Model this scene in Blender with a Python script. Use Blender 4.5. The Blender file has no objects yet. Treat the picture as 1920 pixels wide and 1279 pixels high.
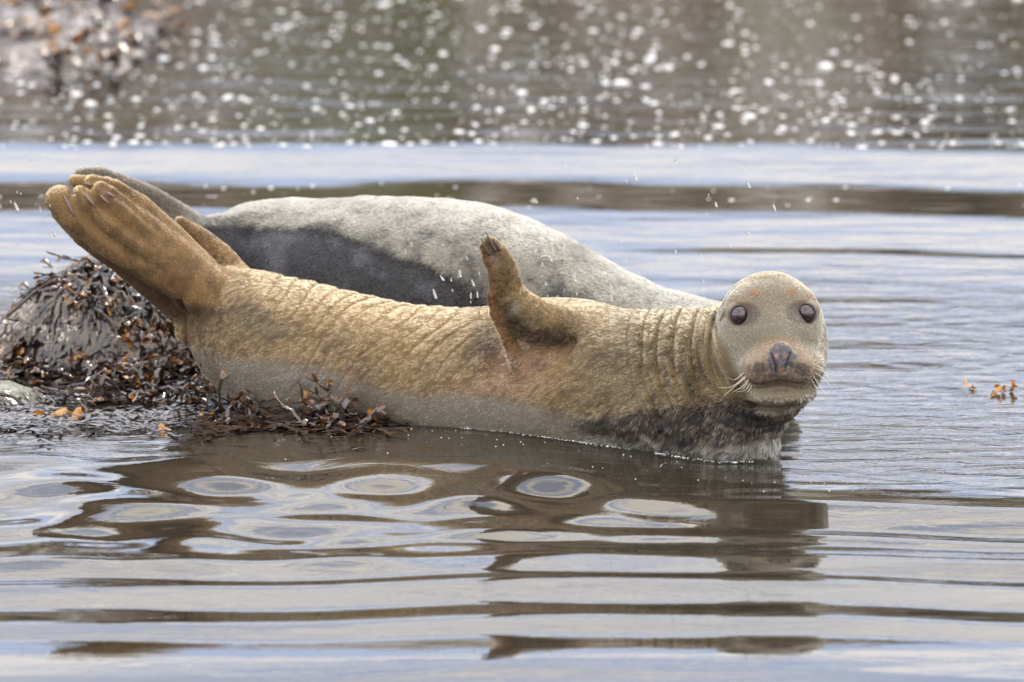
import bpy, math, random, time
import numpy as np
from mathutils import Vector, Matrix
T0 = time.time()
sc = bpy.context.scene
C = sc.collection
rng = np.random.default_rng(7)
random.seed(7)
R = math.radians

# ------------------------------------------------------------------ camera, sky, sun, exposure
ELEV, DIST, AIM_Z = R(10.0), 18.0, 0.231
CAM = np.array([0.0, -DIST*math.cos(ELEV), AIM_Z + DIST*math.sin(ELEV)])
FWD = np.array([0.0, math.cos(ELEV), -math.sin(ELEV)])
UP = np.array([0.0, math.sin(ELEV), math.cos(ELEV)])
KPX = 2.3/1920/DIST                                   # tangent of one photo pixel
cam = bpy.data.objects.new('camera', bpy.data.cameras.new('camera'))
C.objects.link(cam); sc.camera = cam
cam.location = CAM.tolist(); cam.rotation_euler = (R(90)-ELEV, 0, 0)
cam.data.sensor_width = 36.0
cam.data.lens = 36.0/(1920*KPX)
cam.data.clip_start = 0.5; cam.data.clip_end = 2000
cam.data.dof.use_dof = True
cam.data.dof.focus_distance = 17.75
cam.data.dof.aperture_fstop = 3.9

sc.render.engine = 'CYCLES'
sc.cycles.use_denoising = True
sc.cycles.max_bounces = 8
sc.cycles.sample_clamp_indirect = 6
sc.view_settings.view_transform = 'Standard'
sc.view_settings.look = 'None'
sc.view_settings.gamma = 1.0
sc.view_settings.use_curve_mapping = False
sc.view_settings.exposure = 0.18

SUN_EL, SUN_AZ = R(52), R(20)          # azimuth from +Y (away from the camera) towards +X
world = bpy.data.worlds.new('World'); sc.world = world; world.use_nodes = True
wn = world.node_tree; wn.nodes.clear(); WL = wn.links.new
out = wn.nodes.new('ShaderNodeOutputWorld'); bg = wn.nodes.new('ShaderNodeBackground')
sky = wn.nodes.new('ShaderNodeTexSky'); sky.sky_type = 'NISHITA'; sky.sun_disc = False
sky.sun_elevation = SUN_EL; sky.sun_rotation = SUN_AZ
sky.air_density = 1.0; sky.dust_density = 1.5
tc = wn.nodes.new('ShaderNodeTexCoord'); mp = wn.nodes.new('ShaderNodeMapping')
mp.inputs['Location'].default_value = (0, 0, 0.57); mp.inputs['Scale'].default_value = (1.6, 1.6, 13.0)   # cloud banks lie in level layers
WL(tc.outputs['Generated'], mp.inputs['Vector'])
cn = wn.nodes.new('ShaderNodeTexNoise'); cn.inputs['Scale'].default_value = 1.35
cn.inputs['Detail'].default_value = 5; cn.inputs['Roughness'].default_value = 0.5
WL(mp.outputs['Vector'], cn.inputs['Vector'])
cr = wn.nodes.new('ShaderNodeValToRGB')
cr.color_ramp.elements[0].position = 0.42; cr.color_ramp.elements[0].color = (0, 0, 0, 1)
cr.color_ramp.elements[1].position = 0.57; cr.color_ramp.elements[1].color = (1, 1, 1, 1)
WL(cn.outputs['Fac'], cr.inputs['Fac'])
skytint = wn.nodes.new('ShaderNodeMix'); skytint.data_type = 'RGBA'; skytint.inputs['Factor'].default_value = 0.75
WL(sky.outputs['Color'], skytint.inputs['A']); skytint.inputs['B'].default_value = (7.6, 9.2, 13.2, 1)   # thin high haze in the gaps
mixc = wn.nodes.new('ShaderNodeMix'); mixc.data_type = 'RGBA'
WL(cr.outputs['Color'], mixc.inputs['Factor']); WL(skytint.outputs['Result'], mixc.inputs['A'])
mixc.inputs['B'].default_value = (19.4, 17.8, 15.2, 1)
bg.inputs['Strength'].default_value = 0.14
WL(mixc.outputs['Result'], bg.inputs['Color']); WL(bg.outputs['Background'], out.inputs['Surface'])

sun = bpy.data.objects.new('sun', bpy.data.lights.new('sun', 'SUN')); C.objects.link(sun)
sun.data.energy = 1.3; sun.data.angle = R(12); sun.data.color = (1.0, 0.95, 0.86)
sd = Vector((math.sin(SUN_AZ)*math.cos(SUN_EL), math.cos(SUN_AZ)*math.cos(SUN_EL), math.sin(SUN_EL)))
sun.rotation_euler = sd.to_track_quat('Z', 'Y').to_euler(); sun.location = (0, 0, 20)

# ------------------------------------------------------------------ helpers
def P(px, py, Y):
    """world point seen at photo pixel (px, py) at depth Y"""
    d = FWD + (px-960)*KPX*np.array([1.0, 0, 0]) - (py-639.5)*KPX*UP
    return CAM + d*((Y-CAM[1])/d[1])
def proj(p):
    """design coordinates (photo pixels) of points p (N,3), used to lay out coat markings and stations"""
    q = p - CAM; w = q @ FWD
    return 960 + q[:, 0]/w/KPX, 639.5 - (q @ UP)/w/KPX
def ground_Y(py):
    a = ELEV + np.arctan((np.asarray(py, float)-639.5)*KPX)
    return CAM[1] + CAM[2]/np.tan(a)
def ground(px, py):
    Y = float(ground_Y(py)); return P(px, py, Y)
def pxm(Y): return KPX*(Y-CAM[1])/math.cos(ELEV)*1.0   # metres per photo pixel at depth Y
def sstep(a, b, x):
    t = np.clip((x-a)/(b-a), 0, 1); return t*t*(3-2*t)
def gauss(x, c, s): return np.exp(-((x-c)/s)**2)
_tab = np.random.default_rng(3).random(4096).astype(np.float32)
def vnoise(p, scale, seed=0):
    q = np.asarray(p, np.float32)*np.float32(scale) + np.float32(seed*17.31+100)
    i = np.floor(q).astype(np.int64); f = q-i; f = f*f*(3-2*f)
    def h(a, b, c): return _tab[(a*73856093 ^ b*19349663 ^ c*83492791) & 4095]
    x, y, z = i.T; fx, fy, fz = f.T
    r = 0
    for dx in (0, 1):
        for dy in (0, 1):
            for dz in (0, 1):
                w = (fx if dx else 1-fx)*(fy if dy else 1-fy)*(fz if dz else 1-fz)
                r = r + w*h(x+dx, y+dy, z+dz)
    return r
def fbm(p, scale, seed=0, octs=3):
    a, s, t = 1.0, 0, 0
    for o in range(octs):
        s = s + a*vnoise(p, scale*2**o, seed+o); t += a; a *= 0.5
    return s/t
def setp(o, label=None, cat=None, group=None, kind=None):
    if label: o['label'] = label
    if cat: o['category'] = cat
    if group: o['group'] = group
    if kind: o['kind'] = kind
    return o
def link(name, data, parent=None):
    o = bpy.data.objects.new(name, data); C.objects.link(o)
    if parent: o.parent = parent
    return o
def empty(name, loc, label=None, cat=None, group=None):
    o = link(name, None); o.location = [float(v) for v in loc]; o.empty_display_size = 0.05
    return setp(o, label, cat, group)
def mesh(name, V, F, mat=None, smooth=True):
    me = bpy.data.meshes.new(name)
    V = np.asarray(V, np.float32)
    if isinstance(F, np.ndarray):
        n, k = F.shape
        me.vertices.add(len(V)); me.vertices.foreach_set('co', V.ravel())
        me.loops.add(n*k); me.loops.foreach_set('vertex_index', F.ravel().astype(np.int32))
        me.polygons.add(n); me.polygons.foreach_set('loop_start', np.arange(0, n*k, k, dtype=np.int32))
        me.update(calc_edges=True)
    else:
        me.from_pydata(V.tolist(), [], [list(map(int, f)) for f in F])
    if smooth: me.polygons.foreach_set('use_smooth', np.ones(len(me.polygons), bool))
    if mat: me.materials.append(mat)
    me.update(); return me
def vcol(me, col, name='col'):
    a = me.attributes.new(name, 'FLOAT_COLOR', 'POINT')
    c = np.ones((len(col), 4), np.float32); c[:, :3] = col; a.data.foreach_set('color', c.ravel())
def vfloat(me, val, name):
    a = me.attributes.new(name, 'FLOAT', 'POINT'); a.data.foreach_set('value', np.asarray(val, np.float32))
def uvsphere(nu=12, nv=8):
    V = [(0, 0, 1)]
    for j in range(1, nv):
        t = math.pi*j/nv
        for i in range(nu):
            a = 2*math.pi*i/nu; V.append((math.sin(t)*math.cos(a), math.sin(t)*math.sin(a), math.cos(t)))
    V.append((0, 0, -1)); F = []
    for i in range(nu): F.append((0, 1+i, 1+(i+1) % nu))
    for j in range(nv-2):
        for i in range(nu):
            a = 1+j*nu+i; b = 1+j*nu+(i+1) % nu; F.append((a, a+nu, b+nu, b))
    l = len(V)-1; s = 1+(nv-2)*nu
    for i in range(nu): F.append((s+(i+1) % nu, s+i, l))
    return np.array(V), F
def tube(pts, rad, n=6):
    """tapered tube through pts (M,3) with radii rad"""
    pts = np.asarray(pts, float); M = len(pts); rad = np.broadcast_to(np.asarray(rad, float), (M,))
    tang = np.gradient(pts, axis=0); tang /= np.linalg.norm(tang, axis=1, keepdims=True)+1e-12
    V = []
    ref = np.array([0.3, 0.2, 1.0])
    for p, t, r in zip(pts, tang, rad):
        a = np.cross(t, ref); a /= np.linalg.norm(a)+1e-9; b = np.cross(t, a)
        for k in range(n):
            w = 2*math.pi*k/n; V.append(p+r*(math.cos(w)*a+math.sin(w)*b))
    F = []
    for j in range(M-1):
        for k in range(n):
            F.append((j*n+k, j*n+(k+1) % n, (j+1)*n+(k+1) % n, (j+1)*n+k))
    F.append(tuple(range(n-1, -1, -1))); F.append(tuple(range((M-1)*n, M*n)))
    return np.array(V), F
class Acc:
    """collects pieces of one mesh"""
    def __init__(s): s.V = []; s.F = []; s.n = 0; s.A = []
    def add(s, V, F, a=None):
        V = np.asarray(V, float); s.V.append(V); s.F += [tuple(i+s.n for i in f) for f in F]; s.n += len(V)
        s.A.append(np.broadcast_to(np.asarray(0.0 if a is None else a, float), (len(V),)))
    def build(s, name, mat, attr=None):
        me = mesh(name, np.concatenate(s.V), s.F, mat)
        if attr: vfloat(me, np.concatenate(s.A), attr)
        return me

# ------------------------------------------------------------------ materials
def newmat(name):
    m = bpy.data.materials.new(name); m.use_nodes = True; nt = m.node_tree
    b = nt.nodes['Principled BSDF']; return m, nt, b, nt.links.new
def N(nt, t, **kw):
    n = nt.nodes.new(t)
    for k, v in kw.items():
        if k in n.inputs: n.inputs[k].default_value = v
        else: setattr(n, k, v)
    return n
def ramp(nt, stops):
    r = nt.nodes.new('ShaderNodeValToRGB'); e = r.color_ramp.elements
    while len(e) < len(stops): e.new(0.5)
    for el, (p, c) in zip(e, stops): el.position = p; el.color = (*c, 1)
    return r

def mat_water():
    m, nt, b, L = newmat('sea_water')
    b.inputs['Base Color'].default_value = (0.030, 0.025, 0.018, 1)
    b.inputs['Roughness'].default_value = 0.02; b.inputs['IOR'].default_value = 1.40
    g = N(nt, 'ShaderNodeNewGeometry')
    mp = N(nt, 'ShaderNodeMapping'); mp.inputs['Scale'].default_value = (7, 17, 7)
    L(g.outputs['Position'], mp.inputs['Vector'])
    n1 = N(nt, 'ShaderNodeTexNoise', Scale=1.0, Detail=4.0, Roughness=0.55, Distortion=0.6); L(mp.outputs['Vector'], n1.inputs['Vector'])
    at = N(nt, 'ShaderNodeAttribute', attribute_name='ripple')
    bp = N(nt, 'ShaderNodeBump', Distance=0.02); L(n1.outputs['Fac'], bp.inputs['Height'])
    L(at.outputs['Fac'], bp.inputs['Strength']); L(bp.outputs['Normal'], b.inputs['Normal'])
    return m
def mat_rock(name, c1, c2, c3, barn=120.0, wet=0.45):
    m, nt, b, L = newmat(name)
    g = N(nt, 'ShaderNodeTexCoord')
    n1 = N(nt, 'ShaderNodeTexNoise', Scale=9.0, Detail=6.0); L(g.outputs['Object'], n1.inputs['Vector'])
    n2 = N(nt, 'ShaderNodeTexVoronoi', Scale=barn); L(g.outputs['Object'], n2.inputs['Vector'])
    n3 = N(nt, 'ShaderNodeTexNoise', Scale=60.0, Detail=4.0); L(g.outputs['Object'], n3.inputs['Vector'])
    r1 = ramp(nt, [(0.36, c1), (0.5, c2), (0.64, c3)]); L(n1.outputs['Fac'], r1.inputs['Fac'])
    r2 = ramp(nt, [(0.15, (1, 1, 1)), (0.5, (0.35, 0.33, 0.34))]); L(n2.outputs['Distance'], r2.inputs['Fac'])
    mx = N(nt, 'ShaderNodeMix', data_type='RGBA', blend_type='MULTIPLY'); mx.inputs['Factor'].default_value = 0.75
    L(r1.outputs['Color'], mx.inputs['A']); L(r2.outputs['Color'], mx.inputs['B'])
    mx2 = N(nt, 'ShaderNodeMix', data_type='RGBA', blend_type='OVERLAY'); mx2.inputs['Factor'].default_value = 0.8
    L(mx.outputs['Result'], mx2.inputs['A']); L(n3.outputs['Fac'], mx2.inputs['B'])
    L(mx2.outputs['Result'], b.inputs['Base Color'])
    b.inputs['Roughness'].default_value = wet
    bp = N(nt, 'ShaderNodeBump', Strength=0.8, Distance=0.006); bp.invert = True
    L(n2.outputs['Distance'], bp.inputs['Height']); L(bp.outputs['Normal'], b.inputs['Normal'])
    return m
def mat_weed():
    m, nt, b, L = newmat('wet_seaweed')
    at = N(nt, 'ShaderNodeAttribute', attribute_name='tip')
    oi = N(nt, 'ShaderNodeObjectInfo')
    g = N(nt, 'ShaderNodeNewGeometry')
    n1 = N(nt, 'ShaderNodeTexNoise', Scale=16.0, Detail=3.0); L(g.outputs['Position'], n1.inputs['Vector'])
    ad = N(nt, 'ShaderNodeMath', operation='MULTIPLY_ADD'); L(n1.outputs['Fac'], ad.inputs[0]); ad.inputs[1].default_value = 0.75; L(at.outputs['Fac'], ad.inputs[2])
    ad2 = N(nt, 'ShaderNodeMath', operation='MULTIPLY_ADD'); L(oi.outputs['Random'], ad2.inputs[0]); ad2.inputs[1].default_value = 0.24; L(ad.outputs[0], ad2.inputs[2])
    r = ramp(nt, [(0.0, (0.018, 0.013, 0.012)), (0.70, (0.040, 0.026, 0.022)), (0.86, (0.13, 0.055, 0.015)), (1.0, (0.50, 0.23, 0.03))])
    sb = N(nt, 'ShaderNodeMath', operation='MULTIPLY'); L(ad2.outputs[0], sb.inputs[0]); sb.inputs[1].default_value = 0.60
    L(sb.outputs[0], r.inputs['Fac']); L(r.outputs['Color'], b.inputs['Base Color'])
    b.inputs['Roughness'].default_value = 0.07; b.inputs['IOR'].default_value = 1.6
    b.inputs['Specular IOR Level'].default_value = 0.85
    n2 = N(nt, 'ShaderNodeTexNoise', Scale=160.0, Detail=2.0); L(g.outputs['Position'], n2.inputs['Vector'])
    bp = N(nt, 'ShaderNodeBump', Strength=0.15, Distance=0.003); L(n2.outputs['Fac'], bp.inputs['Height']); L(bp.outputs['Normal'], b.inputs['Normal'])
    tr = N(nt, 'ShaderNodeBsdfTranslucent'); L(r.outputs['Color'], tr.inputs['Color'])
    ms = N(nt, 'ShaderNodeMixShader'); ms.inputs[0].default_value = 0.14
    L(b.outputs[0], ms.inputs[1]); L(tr.outputs[0], ms.inputs[2]); L(ms.outputs[0], nt.nodes['Material Output'].inputs['Surface'])
    return m
def mat_simple(name, col, rough, spec=0.5, **kw):
    m, nt, b, L = newmat(name); b.inputs['Base Color'].default_value = (*col, 1); b.inputs['Roughness'].default_value = rough
    b.inputs['Specular IOR Level'].default_value = spec
    n1 = N(nt, 'ShaderNodeTexNoise', Scale=kw.get('ns', 60.0), Detail=4.0)
    tcx = N(nt, 'ShaderNodeTexCoord'); L(tcx.outputs['Object'], n1.inputs['Vector'])
    mx = N(nt, 'ShaderNodeMix', data_type='RGBA', blend_type='MULTIPLY'); mx.inputs['Factor'].default_value = kw.get('nf', 0.5)
    mx.inputs['A'].default_value = (*col, 1); L(n1.outputs['Color'], mx.inputs['B'])
    r = ramp(nt, [(0.3, (0.45, 0.45, 0.45)), (0.7, (1.3, 1.3, 1.3))]); L(n1.outputs['Fac'], r.inputs['Fac']); L(r.outputs['Color'], mx.inputs['B'])
    L(mx.outputs['Result'], b.inputs['Base Color'])
    return m
def mat_hide(name, rough=0.75, bump=0.3):
    m, nt, b, L = newmat(name)
    at = N(nt, 'ShaderNodeAttribute', attribute_name='col'); L(at.outputs['Color'], b.inputs['Base Color'])
    b.inputs['Roughness'].default_value = rough; b.inputs['Specular IOR Level'].default_value = 0.25
    tcx = N(nt, 'ShaderNodeTexCoord'); n1 = N(nt, 'ShaderNodeTexNoise', Scale=220.0, Detail=3.0); L(tcx.outputs['Object'], n1.inputs['Vector'])
    bp = N(nt, 'ShaderNodeBump', Strength=bump, Distance=0.003); L(n1.outputs['Fac'], bp.inputs['Height']); L(bp.outputs['Normal'], b.inputs['Normal'])
    return m
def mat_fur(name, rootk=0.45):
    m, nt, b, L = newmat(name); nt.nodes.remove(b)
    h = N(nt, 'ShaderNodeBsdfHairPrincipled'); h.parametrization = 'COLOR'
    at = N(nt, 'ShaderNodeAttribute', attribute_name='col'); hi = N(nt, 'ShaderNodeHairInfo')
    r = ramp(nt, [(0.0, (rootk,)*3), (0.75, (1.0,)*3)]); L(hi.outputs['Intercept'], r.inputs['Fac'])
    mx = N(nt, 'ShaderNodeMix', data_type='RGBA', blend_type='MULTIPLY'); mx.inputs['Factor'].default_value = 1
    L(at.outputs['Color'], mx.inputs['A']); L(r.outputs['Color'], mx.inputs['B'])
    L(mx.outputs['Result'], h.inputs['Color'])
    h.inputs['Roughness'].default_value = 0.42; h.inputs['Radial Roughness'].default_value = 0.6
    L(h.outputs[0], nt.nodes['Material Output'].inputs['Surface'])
    return m
M_WATER = mat_water()
M_WEED = mat_weed()
M_BOULDER = mat_rock('barnacled_rock', (0.16, 0.09, 0.09), (0.38, 0.31, 0.24), (0.62, 0.58, 0.55), 95.0)
M_SHELF = mat_rock('wet_rock', (0.08, 0.06, 0.05), (0.20, 0.16, 0.13), (0.42, 0.38, 0.36), 60.0, 0.12)
M_PALE = mat_rock('lichen_rock', (0.20, 0.24, 0.17), (0.42, 0.42, 0.34), (0.62, 0.60, 0.54), 110.0)
M_FOAM_AND_GLINT = mat_simple('foam', (0.82, 0.82, 0.83), 0.35, nf=0.15, ns=200.0)

# ------------------------------------------------------------------ water: one sheet with real swell and ripples
def build_water():
    xs = np.arange(-2.1, 2.1001, 0.0135)
    ext = 2.1+0.02*1.35**np.arange(1, 36); ext = np.minimum(ext, 900)
    xs = np.concatenate([-ext[::-1], xs, ext])
    ys = np.concatenate([np.arange(-3.4, 1.6, 0.0085), np.arange(1.6, 10.0, 0.016)])
    e2 = 0.03*1.32**np.arange(1, 37)
    ys = np.concatenate([(-3.4-e2[e2 < 200])[::-1], ys, 10.0+np.minimum(e2, 900)])
    X, Y = np.meshgrid(xs, ys)
    inside = sstep(2.6, 2.0, np.abs(X))*sstep(-4.0, -3.2, Y)*sstep(11.5, 9.6, Y)
    # swell behind the seals: slope (degrees) by where the crest lies, crest lines run slightly askew
    w = np.hypot(Y-CAM[1], CAM[2]); PXc = 960 + X/(w*KPX)
    PYc = 639.5 + np.tan(np.arctan2(CAM[2], Y-CAM[1])-ELEV)/KPX
    un = np.clip((PXc-960)/960, -1.6, 1.6)
    wob = 8*np.sin(un*4.1+0.6)+4*np.sin(un*9.0+2.0)
    def band(py, half, left=0.0, right=0.0, soft=9.0):
        c = PYc + wob*0.5 - (py + left*np.clip(-un, 0, 2) + right*np.clip(un, 0, 2))
        return sstep(-half-soft, -half+soft, c)*sstep(half+soft, half-soft, c)
    S = np.zeros_like(X)
    S += 1.5*band(308, 26, -2, 12, 12)
    S += -1.55*band(372, 24, -4, 12, 7)
    S += -1.9*band(471, 5, -3, 6, 5)*sstep(0.05, 0.35, un)
    S += -1.3*band(392, 10, 0, 0, 6)*sstep(-0.7, -0.85, un)
    S += -0.6*sstep(300, 220, PYc)
    S += 0.9*sstep(400, 430, PYc)*sstep(560, 480, PYc)
    S = np.tan(np.radians(S))*sstep(2.6, 2.0, np.abs(X))*sstep(9.8, 9.0, Y)
    dy = np.gradient(Y, axis=0)
    H = np.cumsum(S*dy, axis=0)
    H -= np.where(Y > 8, 0, 0)
    H = H - H[np.searchsorted(ys, 1.0)][None, :]
    H *= sstep(0.3, 1.6, Y)*sstep(11.0, 9.5, Y)*0.9
    # ripples: sums of wave trains whose strength varies over the surface
    r = np.random.default_rng(21)
    def trains(n, lam, spread, slope):
        Z = np.zeros_like(X)
        for _ in range(n):
            l = r.uniform(*lam); a = r.normal(0, spread); k = 2*math.pi/l
            kx, ky = math.sin(a)*k, math.cos(a)*k
            ph = r.uniform(0, 6.28)
            Z += math.tan(R(slope))/k*math.sqrt(2.0/n)*np.sin(kx*X+ky*Y+ph)
        return Z
    front = sstep(0.15, -0.45, Y)*sstep(-4.0, -3.0, Y)
    left = sstep(0.50, -0.15, X)
    mid = sstep(-0.10, -0.36, Y+0.25*np.clip(X, 0, 1))*sstep(-1.55, -1.0, Y)
    H += trains(9, (0.19, 0.36), 0.75, 5.2)*front*left*mid*(1-0.30*sstep(-0.6, -0.95, X))
    H += trains(6, (0.09, 0.16), 0.6, 0.8)*front*mid*sstep(0.9, 0.3, X)
    H += 0.030*sstep(-1.15, -0.35, Y)*sstep(0.3, -0.1, Y)*left
    H += trains(4, (0.30, 0.48), 0.10, 0.5)*front*sstep(-0.35, -0.9, Y)
    # the ring waves running off the seal: steep lit faces with flat backs between
    S2 = np.zeros_like(X); wb = wob*0.55+5*np.sin(un*2.3+1.0)
    for py, half, deg, lo_u, hi_u in ((930, 15, 13.0, -0.02, 0.16), (974, 19, 12.0, 0.10, 9), (1015, 6, 9.0, -0.6, 9), (1065, 15, 9.0, -1.5, 9), (1113, 19, 7.0, -1.5, 9), (1178, 15, 5.0, -1.5, 9), (1274, 10, 1.5, -1.5, 9)):
        c = PYc+wb-py
        S2 += np.tan(R(deg))*sstep(-half-6, -half+6, c)*sstep(half+6, half-6, c)*sstep(lo_u-0.10, lo_u+0.10, un)*sstep(hi_u+0.06, hi_u-0.06, un)
    S2 -= np.tan(R(0.35))*sstep(1190, 1200, PYc)
    S2 *= np.clip(inside, 0, 1)
    Hs = np.cumsum(S2*dy, axis=0)
    ker = np.exp(-(np.arange(-70, 71)/30.0)**2); ker /= ker.sum()
    nf_ = np.searchsorted(ys, -3.3); ne_ = np.searchsorted(ys, 1.5)
    blk = Hs[nf_:ne_]; pad = np.concatenate([np.repeat(blk[:1], 70, 0), blk, np.repeat(blk[-1:], 70, 0)])
    sm = sum(kv*pad[i:i+len(blk)] for i, kv in enumerate(ker))
    Hs[nf_:ne_] = blk-sm; Hs[:nf_] = 0; Hs[ne_:] = 0
    H += Hs*sstep(-0.15, -0.45, Y)
    # water drawn up where it wets the seal
    yw = np.interp(X, [-0.66, -0.62, -0.5, -0.34, 0.02, 0.30, 0.46, 0.54], [0.45, 0.356, 0.248, 0.156, -0.046, -0.177, -0.261, -0.254])-0.004
    H += 0.006*np.exp(-np.clip(yw-Y, 0, 1)/0.011)*(Y < yw+0.03)*sstep(0.60, 0.54, X)*sstep(-0.66, -0.55, X)
    H += trains(5, (0.5, 0.9), 0.25, 0.4)*front
    H += trains(8, (0.07, 0.14), 0.35, 1.2)*sstep(0.2, 0.0, Y)*sstep(-0.75, -0.45, Y)*sstep(-0.2, 0.3, X)
    H += trains(9, (0.05, 0.14), 0.5, 0.55)*sstep(0.45, 0.75, X)*sstep(-0.75, -0.3, Y)*sstep(2.6, 1.2, Y)
    H += trains(6, (0.16, 0.34), 0.12, 0.55)*sstep(0.2, 0.9, Y)*sstep(3.2, 2.0, Y)
    H += trains(8, (0.12, 0.35), 0.25, 0.28)*sstep(1.2, 1.8, Y)*sstep(4.2, 3.0, Y)
    H += trains(8, (0.18, 0.5), 0.3, 0.30)*sstep(3.0, 4.5, Y)*inside
    H *= inside
    H += np.where((np.abs(X) < 2.6) & (Y < 11.5), 0, 0)
    n0, n1 = X.shape
    idx = np.arange(n0*n1).reshape(n0, n1)
    F = np.stack([idx[:-1, :-1], idx[:-1, 1:], idx[1:, 1:], idx[1:, :-1]], -1).reshape(-1, 4)
    V = np.stack([X, Y, H], -1).reshape(-1, 3)
    me = mesh('water', V, F, M_WATER)
    rip = 0.03 + 0.075*sstep(0.35, 0.8, X)*sstep(-0.8, -0.3, Y)*sstep(3.0, 1.0, Y) + 0.045*sstep(4.3, 5.6, Y)
    rip += 0.10*sstep(-0.6, -0.25, Y)*sstep(0.5, 0.1, Y)
    rip += 0.22*sstep(-0.35, -0.6, X)*sstep(-0.35, 0.0, Y)*sstep(2.5, 1.5, Y)
    vfloat(me, np.clip(rip, 0, 1).ravel(), 'ripple')
    o = link('water', me); o['kind'] = 'structure'
    def h(x, y):
        i = np.clip(np.searchsorted(ys, y)-1, 0, len(ys)-2); j = np.clip(np.searchsorted(xs, x)-1, 0, len(xs)-2)
        a = (y-ys[i])/(ys[i+1]-ys[i]); b = (x-xs[j])/(xs[j+1]-xs[j])
        return float((H[i, j]*(1-b)+H[i, j+1]*b)*(1-a)+(H[i+1, j]*(1-b)+H[i+1, j+1]*b)*a)
    return h
water_h = build_water()

# sea floor and the far bank (seen in the water as its mirror image)
def bank():
    m, nt, b, L = newmat('bank_rubble')
    g = N(nt, 'ShaderNodeNewGeometry'); mp = N(nt, 'ShaderNodeMapping'); mp.inputs['Scale'].default_value = (1.3, 0.5, 0.6)
    L(g.outputs['Position'], mp.inputs['Vector'])
    n1 = N(nt, 'ShaderNodeTexNoise', Scale=0.9, Detail=6.0, Roughness=0.65); L(mp.outputs['Vector'], n1.inputs['Vector'])
    n2 = N(nt, 'ShaderNodeTexNoise', Scale=0.55, Detail=3.0); L(mp.outputs['Vector'], n2.inputs['Vector'])
    r1 = ramp(nt, [(0.38, (0.016, 0.014, 0.010)), (0.46, (0.105, 0.080, 0.052)), (0.53, (0.24, 0.205, 0.16)), (0.60, (0.62, 0.60, 0.60))])
    L(n1.outputs['Fac'], r1.inputs['Fac'])
    r2 = ramp(nt, [(0.52, (0, 0, 0)), (0.60, (0.85, 0.85, 0.85))]); L(n2.outputs['Fac'], r2.inputs['Fac'])
    mx = N(nt, 'ShaderNodeMix', data_type='RGBA'); L(r2.outputs['Color'], mx.inputs['Factor']); L(r1.outputs['Color'], mx.inputs['A'])
    mx.inputs['B'].default_value = (0.085, 0.105, 0.025, 1); L(mx.outputs['Result'], b.inputs['Base Color'])
    b.inputs['Roughness'].default_value = 0.9
    xs = np.linspace(-70, 70, 260); t = np.linspace(0, 1, 40)
    X, Tt = np.meshgrid(xs, t)
    Yb = 38 + 7*Tt
    Z = -0.6 + 6.9*np.sin(np.clip(Tt*1.1, 0, 1)*math.pi/2)
    pts = np.stack([X, Yb, Z], -1).reshape(-1, 3)
    n = fbm(pts, 0.8, 5, 4).reshape(X.shape)-0.5
    Z += n*0.9*sstep(0, 0.2, Tt); Yb -= n*2.0
    V = np.stack([X, Yb, Z], -1).reshape(-1, 3)
    V = np.concatenate([V, np.stack([xs, np.full_like(xs, 260.0), np.full_like(xs, 7.0)], -1)])
    idx = np.arange(41*260).reshape(41, 260)
    F = np.stack([idx[:-1, :-1], idx[:-1, 1:], idx[1:, 1:], idx[1:, :-1]], -1).reshape(-1, 4)
    o = link('far_bank', mesh('far_bank', V, F, m)); o['kind'] = 'structure'
bank()
def seabed():
    V = [(-900, -200, -0.9), (900, -200, -0.9), (900, 900, -0.9), (-900, 900, -0.9)]
    o = link('sea_floor', mesh('sea_floor', V, [(0, 1, 2, 3)], M_SHELF)); o['kind'] = 'structure'
seabed()

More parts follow.
